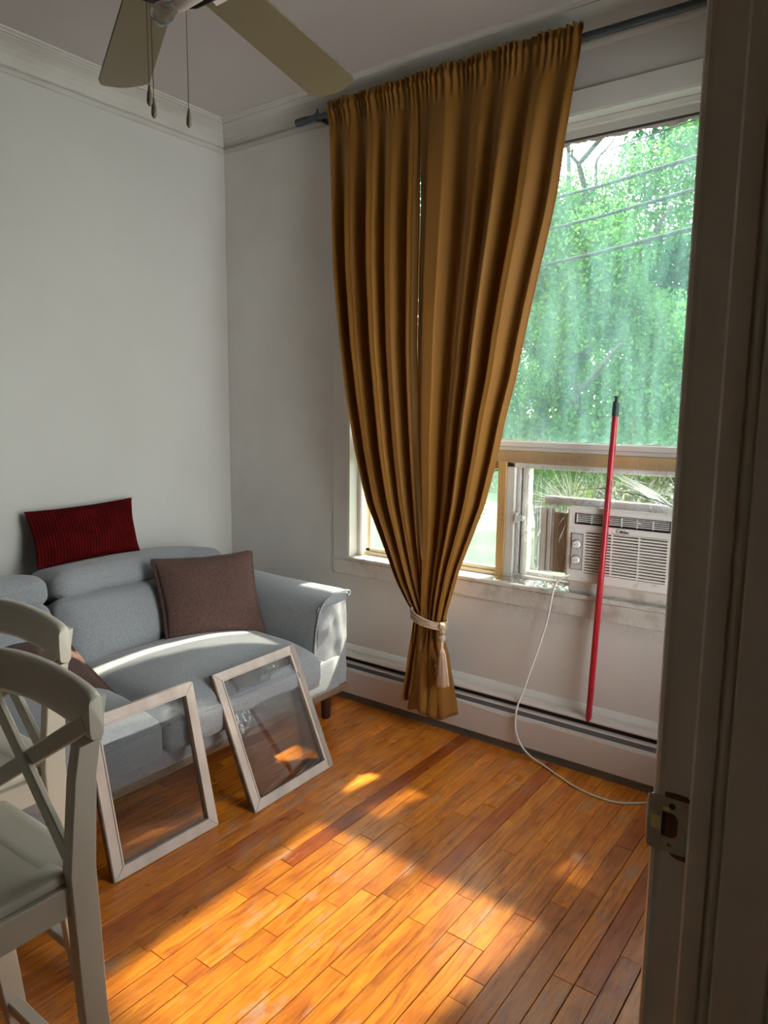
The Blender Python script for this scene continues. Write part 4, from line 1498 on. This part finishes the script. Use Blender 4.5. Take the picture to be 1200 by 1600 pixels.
# ------------------------------------------------------------------ leaning sashes
def sash(name, label, BL, BR, TL, w_, reeded=False):
    BL, BR, TL = map(Vector, (BL, BR, TL))
    root = thing(name, label, 'window sash', BL)
    eb = (BR - BL).normalized()
    wid = (BR - BL).length
    hv = (TL - BL)
    hgt = hv.length
    ev = (hv - eb * hv.dot(eb)).normalized()
    en = eb.cross(ev).normalized()
    if en.x < 0:
        en = -en
    T = 0.026
    mx = Matrix((eb, ev, en)).transposed().to_4x4()
    mx.translation = BL
    root.matrix_world = mx
    # members: local x along the bottom edge, y up the sash, z towards the room (front at z = 0)
    def member(p0, p1, q1, q0, nm):
        mb = MB()
        lo = [(p0[0], p0[1], -T), (p1[0], p1[1], -T), (q1[0], q1[1], -T), (q0[0], q0[1], -T)]
        hi = [(a, b, 0.0) for a, b, c in lo]
        # chamfered inner edge
        mb.hexa(lo, hi, 0.0015)
        return mb.build(nm, 'frame', root)
    W_, H_, w = wid, hgt, w_
    g = 0.0005
    member((g, 0), (W_ - g, 0), (W_ - w - g, w), (w + g, w), 'bottom_rail')
    member((w + g, H_ - w), (W_ - w - g, H_ - w), (W_ - g, H_), (g, H_), 'top_rail')
    member((0, g), (w, w + g), (w, H_ - w - g), (0, H_ - g), 'stile')
    member((W_ - w, w + g), (W_, g), (W_, H_ - g), (W_ - w, H_ - w - g), 'stile')
    # raised inner bead
    for (a, b, c, d_) in ((w - 0.006, W_ - w + 0.006, w - 0.006, w), (w - 0.006, W_ - w + 0.006, H_ - w, H_ - w + 0.006),
                          (w - 0.006, w, w, H_ - w), (W_ - w, W_ - w + 0.006, w, H_ - w)):
        MB().box(a, b, c, d_, -0.004, 0.004, 0.0012).build('inner_bead', 'frame', root)
    # outer edge: dark weathered side with grooves
    for k, xx in enumerate((-0.0025, W_ + 0.0)):
        MB().box(xx, xx + 0.0025, 0.002, H_ - 0.002, -T + 0.002, -0.004).build('edge_strip', 'framedark', root)
    if reeded:
        mb = MB()
        for k in range(5):
            mb.box(W_ - 0.003 - k * 0.0048, W_ - 0.0005 - k * 0.0048, 0.004, H_ - 0.004, -0.001, 0.0045)
        mb.build('reeded_edge', 'frame', root)
    MB().box(w - 0.004, W_ - w + 0.004, w - 0.004, H_ - w + 0.004, -0.012, -0.0095).build('glass_pane', 'glass_sash', root)
    return root
sash('loose_sash', 'loose glazed frame with peeling paint leaning on the sofa, nearest the chairs', (-1.913, 1.193, 0.003), (-1.905, 1.609, 0.003), (-2.041, 1.193, 0.514), 0.040)
sash('loose_sash', 'loose glazed frame with grooved edge leaning on the sofa near its right arm', (-1.854, 1.743, 0.003), (-1.863, 2.194, 0.003), (-2.074, 1.743, 0.490), 0.038, True)

# ------------------------------------------------------------------ chairs
def make_chair():
    """bar chair with an X back, local origin at the floor, facing -y"""
    root = thing('dining_chair', 'white painted wooden bar chair with crossed back slats, nearest the viewer', 'chair', (0, 0, 0))
    H_, S_ = 0.96, 0.615
    hw = 0.21
    for sx in (-1, 1):
        # rear leg continues into the back post; (y front, y back, half inner x) by height
        path = [(0.0, 0.100, 0.145), (0.30, 0.062, 0.112), (0.615, 0.048, 0.102), (0.80, 0.066, 0.112), (0.864, 0.078, 0.124), (0.867, 0.118, 0.126), (0.950, 0.122, 0.141)]
        mb = MB()
        rings = []
        for z, y0, y1 in path:
            wx = 0.030 if z > 0.2 else 0.028
            xo = hw
            xs_ = (xo - wx, xo)
            rings.append(mb.verts([(sx * xs_[0], y0, z), (sx * xs_[1], y0, z), (sx * xs_[1], y1, z), (sx * xs_[0], y1, z)]))
        for a, b in zip(rings, rings[1:]):
            for k in range(4):
                mb.bm.faces.new((a[k], a[(k + 1) % 4], b[(k + 1) % 4], b[k]))
        mb.bm.faces.new(rings[0])
        mb.bm.faces.new(rings[-1])
        eds = [e for e in mb.bm.edges if abs(e.verts[0].co.z - e.verts[1].co.z) > 0.05]
        bmesh.ops.bevel(mb.bm, geom=eds, offset=0.002, segments=1, affect='EDGES')
        mb.build('rear_leg', 'chair', root, auto=40)
        # front leg
        xf = hw + 0.004
        mb = MB().hexa([(sx * (xf - 0.028), -0.325, 0), (sx * xf, -0.325, 0), (sx * xf, -0.295, 0), (sx * (xf - 0.028), -0.295, 0)],
                       [(sx * (xf - 0.042), -0.310, 0.575), (sx * (xf - 0.002), -0.310, 0.575), (sx * (xf - 0.002), -0.268, 0.575), (sx * (xf - 0.042), -0.268, 0.575)], 0.003, 1)
        mb.build('front_leg', 'chair', root, auto=40)
        # side apron and low side stretcher
        MB().hexa([(sx * (hw - 0.030), 0.055, 0.530), (sx * (hw - 0.012), 0.055, 0.530), (sx * (hw - 0.008), -0.29, 0.530), (sx * (hw - 0.026), -0.29, 0.530)],
                  [(sx * (hw - 0.030), 0.055, 0.592), (sx * (hw - 0.012), 0.055, 0.592), (sx * (hw - 0.008), -0.29, 0.592), (sx * (hw - 0.026), -0.29, 0.592)], 0.002, 1).build('apron', 'chair', root)
        MB().beam((sx * (hw - 0.015), 0.085, 0.22), (sx * (hw - 0.012), -0.295, 0.22), 0.020, 0.030, bev=0.003).build('stretcher', 'chair', root)
    MB().box(-hw + 0.03, hw - 0.03, 0.060, 0.078, 0.530, 0.592, 0.002).build('apron', 'chair', root)
    MB().box(-hw + 0.03, hw - 0.03, -0.300, -0.282, 0.530, 0.592, 0.002).build('apron', 'chair', root)
    MB().box(-hw + 0.02, hw - 0.02, 0.092, 0.122, 0.080, 0.105, 0.003).build('stretcher', 'chair', root)
    MB().box(-hw + 0.02, hw - 0.02, -0.322, -0.292, 0.150, 0.185, 0.003).build('foot_rest', 'chair', root)
    # dished seat, wider at the front
    def seatf(p, a):
        t = (0.06 - p.y) / 0.4
        p.x *= 1 + 0.10 * max(0, min(1, t))
        if a[2] > 0:
            r2 = (a[0] * 0.9) ** 2
            p.z -= 0.004 * max(0, 1 - r2 * 1.3) * max(0, 1 - ((a[1] - 0.15) * 1.1) ** 2)
        return p
    bm = cushion_mesh(0.378, 0.37, 0.026, 0.010, 20, (0, 0, 0), seatf)
    for v in bm.verts:
        v.co += Vector((0, -0.125, 0.604))
    b2 = cushion_mesh(0.342, 0.10, 0.026, 0.010, 6)
    for v in b2.verts:
        v.co += Vector((0, 0.066, 0.6035))
    tmpm = bpy.data.meshes.new('seat_rear')
    b2.to_mesh(tmpm)
    b2.free()
    bm.from_mesh(tmpm)
    bpy.data.meshes.remove(tmpm)
    me = bpy.data.meshes.new('seat')
    bm.to_mesh(me)
    bm.free()
    link('seat', me, 'chair', root, smooth=True)
    # crossed slats
    MB().beam((-hw + 0.020, 0.100, 0.900), (hw - 0.022, 0.058, 0.650), 0.036, 0.014, up=(0, 1, 0), bev=0.0025).build('back_slat', 'chair', root)
    MB().beam((-hw + 0.022, 0.066, 0.650), (hw - 0.018, 0.106, 0.900), 0.036, 0.014, up=(0, 1, 0), bev=0.0025).build('back_slat', 'chair', root)
    # curved top rail: ends come forward, upper edge arched
    mb = MB()
    rings = []
    n = 36
    for i in range(n + 1):
        t = i / n * 2 - 1
        x = t * (hw + 0.0045)
        yc = 0.122 - 0.008 * t * t
        zt = 0.982 - 0.018 * t * t - 0.010 * abs(t) ** 20
        zb = 0.886 - 0.022 * t * t + 0.006 * abs(t) ** 12
        th = 0.015
        ln = []
        for k in range(16):
            a = 2 * PI * k / 16
            cy = math.copysign(abs(math.cos(a)) ** 0.6, math.cos(a))
            cz = math.copysign(abs(math.sin(a)) ** 0.35, math.sin(a))
            e = 1.0
            ln.append((x, yc + cy * th, (zt + zb) / 2 + cz * (zt - zb) / 2 * e))
        rings.append(mb.verts(ln))
    for a, b in zip(rings, rings[1:]):
        for k in range(16):
            mb.bm.faces.new((a[k], a[(k + 1) % 16], b[(k + 1) % 16], b[k]))
    mb.bm.faces.new(rings[0])
    mb.bm.faces.new(rings[-1])
    ee = [e for f in (list(mb.bm.faces)[-2:]) for e in f.edges]
    mb.build('top_rail', 'chair', root, auto=60)
    return root
ch = make_chair()
ch.location = (-1.420, 0.615, 0)
c2 = ch.copy()
COL.objects.link(c2)
for k in list(ch.children):
    cc = k.copy()
    COL.objects.link(cc)
    cc.parent = c2
c2.location = (-1.857, 0.805, 0)
c2['label'] = 'white painted wooden bar chair with crossed back slats, further one beside the sofa'
for c in (ch, c2):
    c['group'] = 'white bar chairs at the left edge'

# ------------------------------------------------------------------ ceiling fan
FX, FY, FZ = -1.276, 1.0, 2.40
fan = thing('ceiling_fan', 'ceiling fan with tan blades and beaded pull chains', 'ceiling fan', (FX, FY, FZ))
MB().tube([(0, 0, 0.06), (0, 0, ZC - FZ - 0.03)], 0.014, 14).build('downrod', 'fanw', fan, auto=40)
MB().lathe([(0.0, 0.0), (0.05, 0.0), (0.075, -0.03), (0.075, -0.05), (0.0, -0.05)], (0, 0, ZC - FZ), 24).build('canopy', 'fanw', fan, auto=40)
MB().lathe([(0.0, 0.09), (0.06, 0.085), (0.115, 0.06), (0.13, 0.02), (0.12, -0.02), (0.0, -0.02)], (0, 0, 0), 36).build('motor_housing', 'fanw', fan, auto=40)
MB().lathe([(0.0, -0.02), (0.085, -0.02), (0.098, -0.045), (0.098, -0.062), (0.0, -0.062)], (0, 0, 0), 36).build('light_plate', 'fanw', fan, auto=40)
MB().lathe([(0.100, -0.052), (0.106, -0.056), (0.108, -0.068), (0.100, -0.072), (0.094, -0.066), (0.094, -0.054)], (0, 0, 0), 10).build('rim', 'fandark', fan)
for nb_, ang in enumerate((152.5, 102.5, 224, 296, 8)):
    a = math.radians(ang)
    rz = Matrix.Rotation(a, 4, 'Z')
    pit = Matrix.Rotation(math.radians(-11), 4, 'X')
    # blade outline: narrow root, rounded tip
    out = []
    L0, L1 = 0.165, 0.715
    w0, w1 = 0.055, 0.070
    out.append((L0, -w0)); 
    for k in range(0, 9):
        t = k / 8
        out.append((L1 - 0.045 + 0.045 * math.sin(t * PI / 2), -w1 + 0.030 * (1 - math.cos(t * PI / 2))))
    for k in range(1, 8):
        t = k / 8
        out.append((L1 + 0.012 * math.sin(t * PI), (-w1 + 0.030) + (2 * w1 - 0.060) * t))
    for k in range(0, 9):
        t = k / 8
        out.append((L1 - 0.045 + 0.045 * math.cos(t * PI / 2), w1 - 0.030 * (1 - math.sin(t * PI / 2))))
    out.append((L0, w0))
    bl = MB().extrude(out, 'z', -0.003, 0.003).build('blade', 'blade', fan)
    bl.matrix_local = rz @ pit
    ir = MB()
    ir.hexa([(0.09, -0.016, -0.012), (0.09, 0.016, -0.012), (0.09, 0.016, -0.006), (0.09, -0.016, -0.006)],
            [(0.20, -0.034, -0.010), (0.20, 0.034, -0.010), (0.20, 0.034, -0.004), (0.20, -0.034, -0.004)], 0.001)
    io = ir.build('blade_iron', 'fanw', fan)
    io.matrix_local = rz @ pit
# lamp holder lying across the plate with a clear bulb
lh = MB().tube([(0.030, 0.052, -0.074), (0.012, 0.046, -0.080), (-0.016, 0.042, -0.088), (-0.026, 0.040, -0.090)], 0.015, 18, rs=[0.017, 0.017, 0.0145, 0.012]).build('lamp_holder', 'fanw', fan, auto=40)
MB().tube([(0.030, 0.052, -0.074), (0.040, 0.055, -0.071)], 0.014, 18, rs=[0.0135, 0.0125]).build('holder_cap', 'vinyl', lh, auto=40)
mb = MB()
mb.lathe([(0.0, -0.034), (0.010, -0.033), (0.019, -0.025), (0.022, -0.010), (0.019, 0.006), (0.013, 0.018), (0.011, 0.028)], (0, 0, 0), 22)
bo = mb.build('lamp_bulb', 'bulb', fan, smooth=True)
bo.matrix_local = Matrix.Translation((-0.056, 0.036, -0.094)) @ Vector((0.985, 0.1, 0.14)).to_track_quat('Z', 'Y').to_matrix().to_4x4()
h2 = MB().tube([(-0.06, -0.03, -0.062), (-0.075, -0.045, -0.078)], 0.014, 16).build('lamp_holder', 'fanw', fan, auto=40)
for (x, y, zt, zw0, zw1) in ((-1.368, 1.016, 2.335, 2.166, 2.125), (-1.381, 1.036, 2.335, 2.151, 2.111), (-1.347, 1.101, 2.335, 2.144, 2.104)):
    mb = MB()
    z = zt
    while z > zw0:
        mb.lathe([(0, 0.0013), (0.0011, 0.0006), (0.0011, -0.0006), (0, -0.0013)], (x - FX, y - FY, z - FZ), 6)
        z -= 0.0032
    mb.tube([(x - FX, y - FY, zt - FZ + 0.01), (x - FX, y - FY, zw0 - FZ)], 0.0004, 4)
    cn = mb.build('pull_chain', 'bronze', fan)
    MB().lathe([(0.0, 0.0), (0.0022, -0.001), (0.0028, -0.006), (0.0052, -0.020), (0.0062, -0.030), (0.0052, -0.037), (0.0022, -0.041), (0, -0.0415)],
               (x - FX, y - FY, zw0 - FZ), 16).build('pull_weight', 'weight', cn, smooth=True)

# ------------------------------------------------------------------ doorway in front of the viewer
door = thing('door_1', 'dark door frame with a latch plate at the right edge', None, (0, 0, 0), 'structure')
YJ = 0.92
jamb = MB()
jamb.box(-0.222, -0.02, YJ, YJ + 0.03, 0, 2.15)
jamb.build('jamb', 'trimgloss', door)
edge = MB().extrude([(-0.236, YJ + 0.006), (-0.233, YJ + 0.001), (-0.228, YJ - 0.001), (-0.221, YJ + 0.0005), (-0.219, YJ + 0.004), (-0.219, YJ + 0.03), (-0.236, YJ + 0.03)], 'z', 0, 2.15)
edge.build('corner_bead', 'trimgloss', door, auto=30)
cas = MB().extrude([(-0.236, YJ + 0.006), (-0.236, YJ + 0.11), (-0.222, YJ + 0.11), (-0.222, YJ + 0.006)], 'z', 0, 2.2)
cas.build('room_casing', 'trimgloss', door)
stop = MB().extrude([(-0.190, YJ + 0.001), (-0.1885, YJ - 0.006), (-0.185, YJ - 0.009), (-0.165, YJ - 0.010), (-0.163, YJ - 0.009), (-0.1625, YJ + 0.001)], 'z', 0, 2.12)
stop.build('door_stop', 'trimgloss', door, auto=30)
# grooved bead next to the stop, then the flat hall-side board
pf = [(-0.1625, YJ + 0.001), (-0.1620, YJ + 0.006)]
gr = MB().extrude([(-0.163, YJ + 0.002), (-0.1615, YJ - 0.001), (-0.158, YJ - 0.005), (-0.154, YJ - 0.0065), (-0.151, YJ - 0.005), (-0.1485, YJ - 0.001), (-0.148, YJ + 0.002)], 'z', 0, 2.12)
gr.build('bead', 'trimgloss', door, auto=30)
MB().box(-0.1465, -0.086, YJ - 0.010, YJ + 0.002, 0, 2.12, 0.002).build('hall_board', 'trimgloss', door)
MB().box(-0.084, -0.02, YJ - 0.004, YJ + 0.002, 0, 2.12, 0.002).build('hall_board', 'trimgloss', door)
MB().box(-0.236, -0.02, -0.06, -0.035, 0, 2.15).build('jamb', 'trimgloss', door)
MB().box(-0.236, -0.02, -0.06, YJ + 0.03, 2.12, 2.16).build('head_jamb', 'trimgloss', door)
# latch plate
sp = thing('strike_plate', None, None)
sp.parent = door
yp = YJ - 0.0022
pm = MB()
zt, zb = 1.0085, 0.9345
def plate(pts):
    pm.extrude(pts, 'y', yp, yp + 0.0018)
hx0_, hx1_, hz0, hz1 = -0.2215, -0.2015, 0.9545, 0.9885
plate([(-0.238, zb + 0.004), (-0.236, zb), (-0.1915, zb), (-0.1915, hz0), (-0.238, hz0)])
plate([(-0.238, hz1), (-0.1915, hz1), (-0.1915, zt - 0.003), (-0.1945, zt), (-0.236, zt), (-0.238, zt - 0.004)])
plate([(-0.238, hz0), (hx0_, hz0), (hx0_, hz1), (-0.238, hz1)])
plate([(hx1_, hz0), (-0.1915, hz0), (-0.1915, hz1), (hx1_, hz1)])
# rounded right side of the opening
for s_ in (0, 1):
    zc_ = hz1 if s_ == 0 else hz0
    q = -1 if s_ == 0 else 1
    plate([(hx1_, zc_)] + [(hx1_ - 0.009 + 0.009 * math.sin(a * PI / 12), zc_ + q * (0.009 - 0.009 * math.cos(a * PI / 12))) for a in range(0, 7)][::1])
pm.build('face_plate', 'steel', sp)
lip = MB()
rows = []
for j in range(13):
    v = j / 12
    z = zb + 0.002 + (zt - zb - 0.004) * v
    b = 1 - abs(2 * v - 1) ** 2.2
    row = []
    for i in range(9):
        u = i / 8
        row.append((-0.2375 - (0.003 + 0.004 * b) * math.sin(u * PI / 2), yp + (0.003 + 0.010 * b) * (1 - math.cos(u * PI / 2)) , z))
    rows.append(row)
lip.grid(rows)
lo = lip.build('curved_lip', 'steel', sp, smooth=True)
lo.modifiers.new('thickness', 'SOLIDIFY').thickness = 0.0012
MB().box(hx0_, hx1_, YJ - 0.0006, YJ + 0.0005, hz0, hz1).build('latch_pocket', 'rawwood', sp)
MB().box(hx0_, hx0_ + 0.005, YJ - 0.0010, YJ + 0.0001, hz0 + 0.002, hz1).build('pocket_shadow', 'black', sp)
MB().box(-0.2345, hx0_ - 0.001, yp - 0.0003, yp + 0.0003, 0.962, 0.980).build('paint_patch', 'brass', sp)
MB().box(-0.221, -0.212, yp - 0.0003, yp + 0.0003, 0.990, 0.995).build('paint_patch', 'brass', sp)
MB().tube([(-0.2095, yp - 0.0004, 0.998), (-0.2095, yp + 0.001, 0.998)], 0.0042, 20).build('screw_hole', 'black', sp)
sc = MB().tube([(-0.2105, yp - 0.0008, 0.9445), (-0.2105, yp + 0.001, 0.9445)], 0.0042, 20, rs=[0.0036, 0.0044]).build('screw', 'steel', sp)
MB().box(-0.2128, -0.2082, yp - 0.0011, yp - 0.0007, 0.9440, 0.9450).build('screw_slot', 'black', sp)
MB().box(-0.2110, -0.2100, yp - 0.0011, yp - 0.0007, 0.9422, 0.9468).build('screw_slot', 'black', sp)
MB().extrude([(-0.220, zt), (-0.1895, zt), (-0.1895, zt + 0.004), (-0.193, zt + 0.007), (-0.205, zt + 0.0075), (-0.2195, zt + 0.0065)], 'y', YJ - 0.0012, YJ + 0.001).build('bare_wood', 'rawwood', sp)
MB().extrude([(-0.190, zb), (-0.190, zb - 0.007), (-0.197, zb - 0.0072), (-0.206, zb - 0.005), (-0.2115, zb)], 'y', YJ - 0.0012, YJ + 0.001).build('bare_wood', 'rawwood', sp)

# ------------------------------------------------------------------ outside
struct('ground', MB().box(-60, 40, 3.1, 90, -1.2, -1.0), 'lawn', 'mown green lawn outside the window')

def leaves(name, m, parent, centres, n, size, seed, group=None):
    r = np.random.default_rng(seed)
    cs = np.array([c[:3] for c in centres])
    rad = np.array([c[3:6] for c in centres])
    vol = rad.prod(axis=1) ** (2 / 3)
    idx = r.choice(len(cs), n, p=vol / vol.sum())
    d = r.normal(size=(n, 3))
    d /= np.linalg.norm(d, axis=1)[:, None]
    q = r.random(n) ** 0.45
    # clumping
    p = cs[idx] + d * rad[idx] * q[:, None]
    sub = r.normal(size=(n // 40 + 1, 3)) * 0.0
    a = r.normal(size=(n, 3)); a /= np.linalg.norm(a, axis=1)[:, None]
    b = r.normal(size=(n, 3)); b -= a * (a * b).sum(1)[:, None]; b /= np.linalg.norm(b, axis=1)[:, None]
    s = size * r.uniform(0.6, 1.25, n)[:, None]
    V = np.empty((n, 4, 3))
    V[:, 0] = p - a * s * 0.6
    V[:, 1] = p + b * s * 0.38
    V[:, 2] = p + a * s * 0.6
    V[:, 3] = p - b * s * 0.38
    me = bpy.data.meshes.new(name)
    me.vertices.add(n * 4)
    me.vertices.foreach_set('co', V.reshape(-1))
    me.loops.add(n * 4)
    me.loops.foreach_set('vertex_index', np.arange(n * 4, dtype=np.int32))
    me.polygons.add(n)
    me.polygons.foreach_set('loop_start', np.arange(0, n * 4, 4, dtype=np.int32))
    me.update(calc_edges=True)
    o = link(name, me, m, parent)
    o['kind'] = 'stuff'
    return o

def branch_pts(p, q, r, k=6, w=0.25):
    p, q = Vector(p), Vector(q)
    out = []
    for i in range(k + 1):
        t = i / k
        out.append(p.lerp(q, t) + Vector((r.uniform(-w, w), r.uniform(-w, w), r.uniform(-w, w))) * math.sin(t * PI) * 0.6)
    return out

def tree(label, base, top, crown, m, n, size, seed, limbs):
    root = thing('tree', label, 'tree', base, group='trees outside the window')
    r = random.Random(seed)
    B = Vector(base)
    mb = MB()
    tp = branch_pts((0, 0, 0), Vector(top) - B, r, 8, 0.3)
    mb.tube(tp, 0.1, 10, rs=[0.17 - 0.14 * i / 8 for i in range(9)])
    mb.build('trunk', 'bark', root, smooth=True)
    for (p, q, rad) in limbs:
        bp = branch_pts(Vector(p) - B, Vector(q) - B, r, 8, 0.3)
        lm = MB()
        lm.tube(bp, rad, 7, rs=[rad * (1 - 0.75 * i / 8) for i in range(9)])
        for k in range(4):
            i = 2 + k
            e = bp[i] + Vector((r.uniform(-1, 1), r.uniform(-0.6, 0.6), r.uniform(-0.3, 1.0))) * 0.9
            lm.tube(branch_pts(bp[i], e, r, 5, 0.2), rad * 0.3, 5, rs=[rad * 0.35 * (1 - 0.8 * j / 5) for j in range(6)])
        lm.build('branch', 'bark', root, smooth=True)
    cr = []
    for c in crown:
        for k in range(14):
            dx = Vector((r.gauss(0, 1), r.gauss(0, 1), r.gauss(0, 1))).normalized() * r.uniform(0.35, 1.0)
            cr.append((c[0] + dx.x * c[3] - B.x, c[1] + dx.y * c[4] - B.y, c[2] + dx.z * c[5] - B.z, c[3] * 0.34, c[4] * 0.34, c[5] * 0.30))
    leaves('foliage', m, root, cr, n, size, seed)
    return root
tree('broad mid green tree filling the upper window pane', (-4.6, 10.6, -1.0), (-4.9, 10.4, 5.4),
     [(-5.2, 9.8, 3.5, 2.3, 1.2, 2.2), (-3.5, 10.2, 4.2, 1.8, 1.2, 2.0), (-3.2, 9.8, 2.0, 1.6, 1.0, 1.6), (-4.6, 9.6, 1.5, 1.8, 0.9, 1.2)], 'leaf1', 150000, 0.050, 3,
     [((-4.7, 10.5, 1.5), (-2.6, 9.2, 3.9), 0.09), ((-4.7, 10.5, 2.2), (-6.2, 9.0, 4.3), 0.08), ((-4.6, 10.5, 3.2), (-3.2, 9.0, 5.6), 0.07), ((-4.6, 10.5, 0.9), (-3.0, 8.9, 2.3), 0.09)])
tree('yellow green tree low in the left of the window pane', (-7.4, 10.6, -1.0), (-7.2, 10.6, 3.8),
     [(-7.2, 10.2, 2.6, 1.8, 1.2, 2.0), (-5.9, 9.6, 1.2, 1.6, 1.0, 1.6), (-5.0, 9.8, 0.6, 1.2, 0.9, 0.9), (-8.8, 10.4, 2.2, 1.7, 1.0, 2.2)], 'leaf2', 70000, 0.055, 5,
     [((-7.3, 10.5, 1.0), (-6.0, 9.2, 3.0), 0.07)])
tree('tall blue green tree standing behind the others', (-6.2, 15.0, -1.0), (-6.4, 15.0, 7.5),
     [(-9.0, 15.0, 4.2, 3.0, 1.5, 3.4), (-5.2, 15.2, 4.0, 2.8, 1.5, 3.2), (-2.4, 15.2, 3.0, 2.2, 1.3, 3.0)], 'leaf3', 95000, 0.088, 9,
     [((-6.3, 15.0, 3.5), (-3.4, 13.6, 6.4), 0.1), ((-6.3, 15.0, 3.0), (-9.0, 13.5, 6.0), 0.1)])
tree('added unseen tree to the right of the window that shades the right of the floor', (2.6, 8.2, -1.0), (2.2, 8.0, 8.0),
     [(1.9, 7.8, 8.4, 1.75, 1.2, 2.2)], 'leaf1', 16000, 0.12, 12, [((2.3, 8.0, 5.0), (0.8, 7.6, 8.0), 0.09)])  # crown placed out of view to cut the sun from the floor's right side
hd = thing('hedge', 'long clipped hedge at the far side of the lawn', 'hedge', (-8, 20, -1.0))
leaves('hedge_leaves', 'leaf2', hd, [(x - 0, 0, 1.2, 1.3, 0.9, 1.7) for x in np.arange(-14, 12, 1.3)], 55000, 0.17, 21)
MB().tube([(0, 0, 0), (0, 0, 1.2)], 0.06, 8).build('stem', 'bark', hd)

# overhead cables
for k, (a, b, r_, lb) in enumerate((((-4.129, 9, 3.345), (-1.364, 5.5, 2.765), 0.018, 'lowest of the four dark cables outside the window'),
                                    ((-4.104, 9, 3.777), (-1.381, 5.5, 3.02), 0.016, 'second lowest of the four dark cables outside the window'),
                                    ((-3.991, 9, 4.15), (-1.375, 5.5, 3.235), 0.016, 'third dark cable up outside the window'),
                                    ((-3.965, 9, 4.513), (-1.866, 5.5, 3.418), 0.005, 'thin topmost cable outside the window'))):
    a, b = Vector(a), Vector(b)
    dd = b - a
    c = MB().tube([a - dd * 0.8, a, a + dd * 0.5 - Vector((0, 0, 0.012)), b, b + dd * 0.45], r_, 8).build('overhead_cable', 'cable', smooth=True)
    tag(c, lb, 'cable', group='overhead cables')
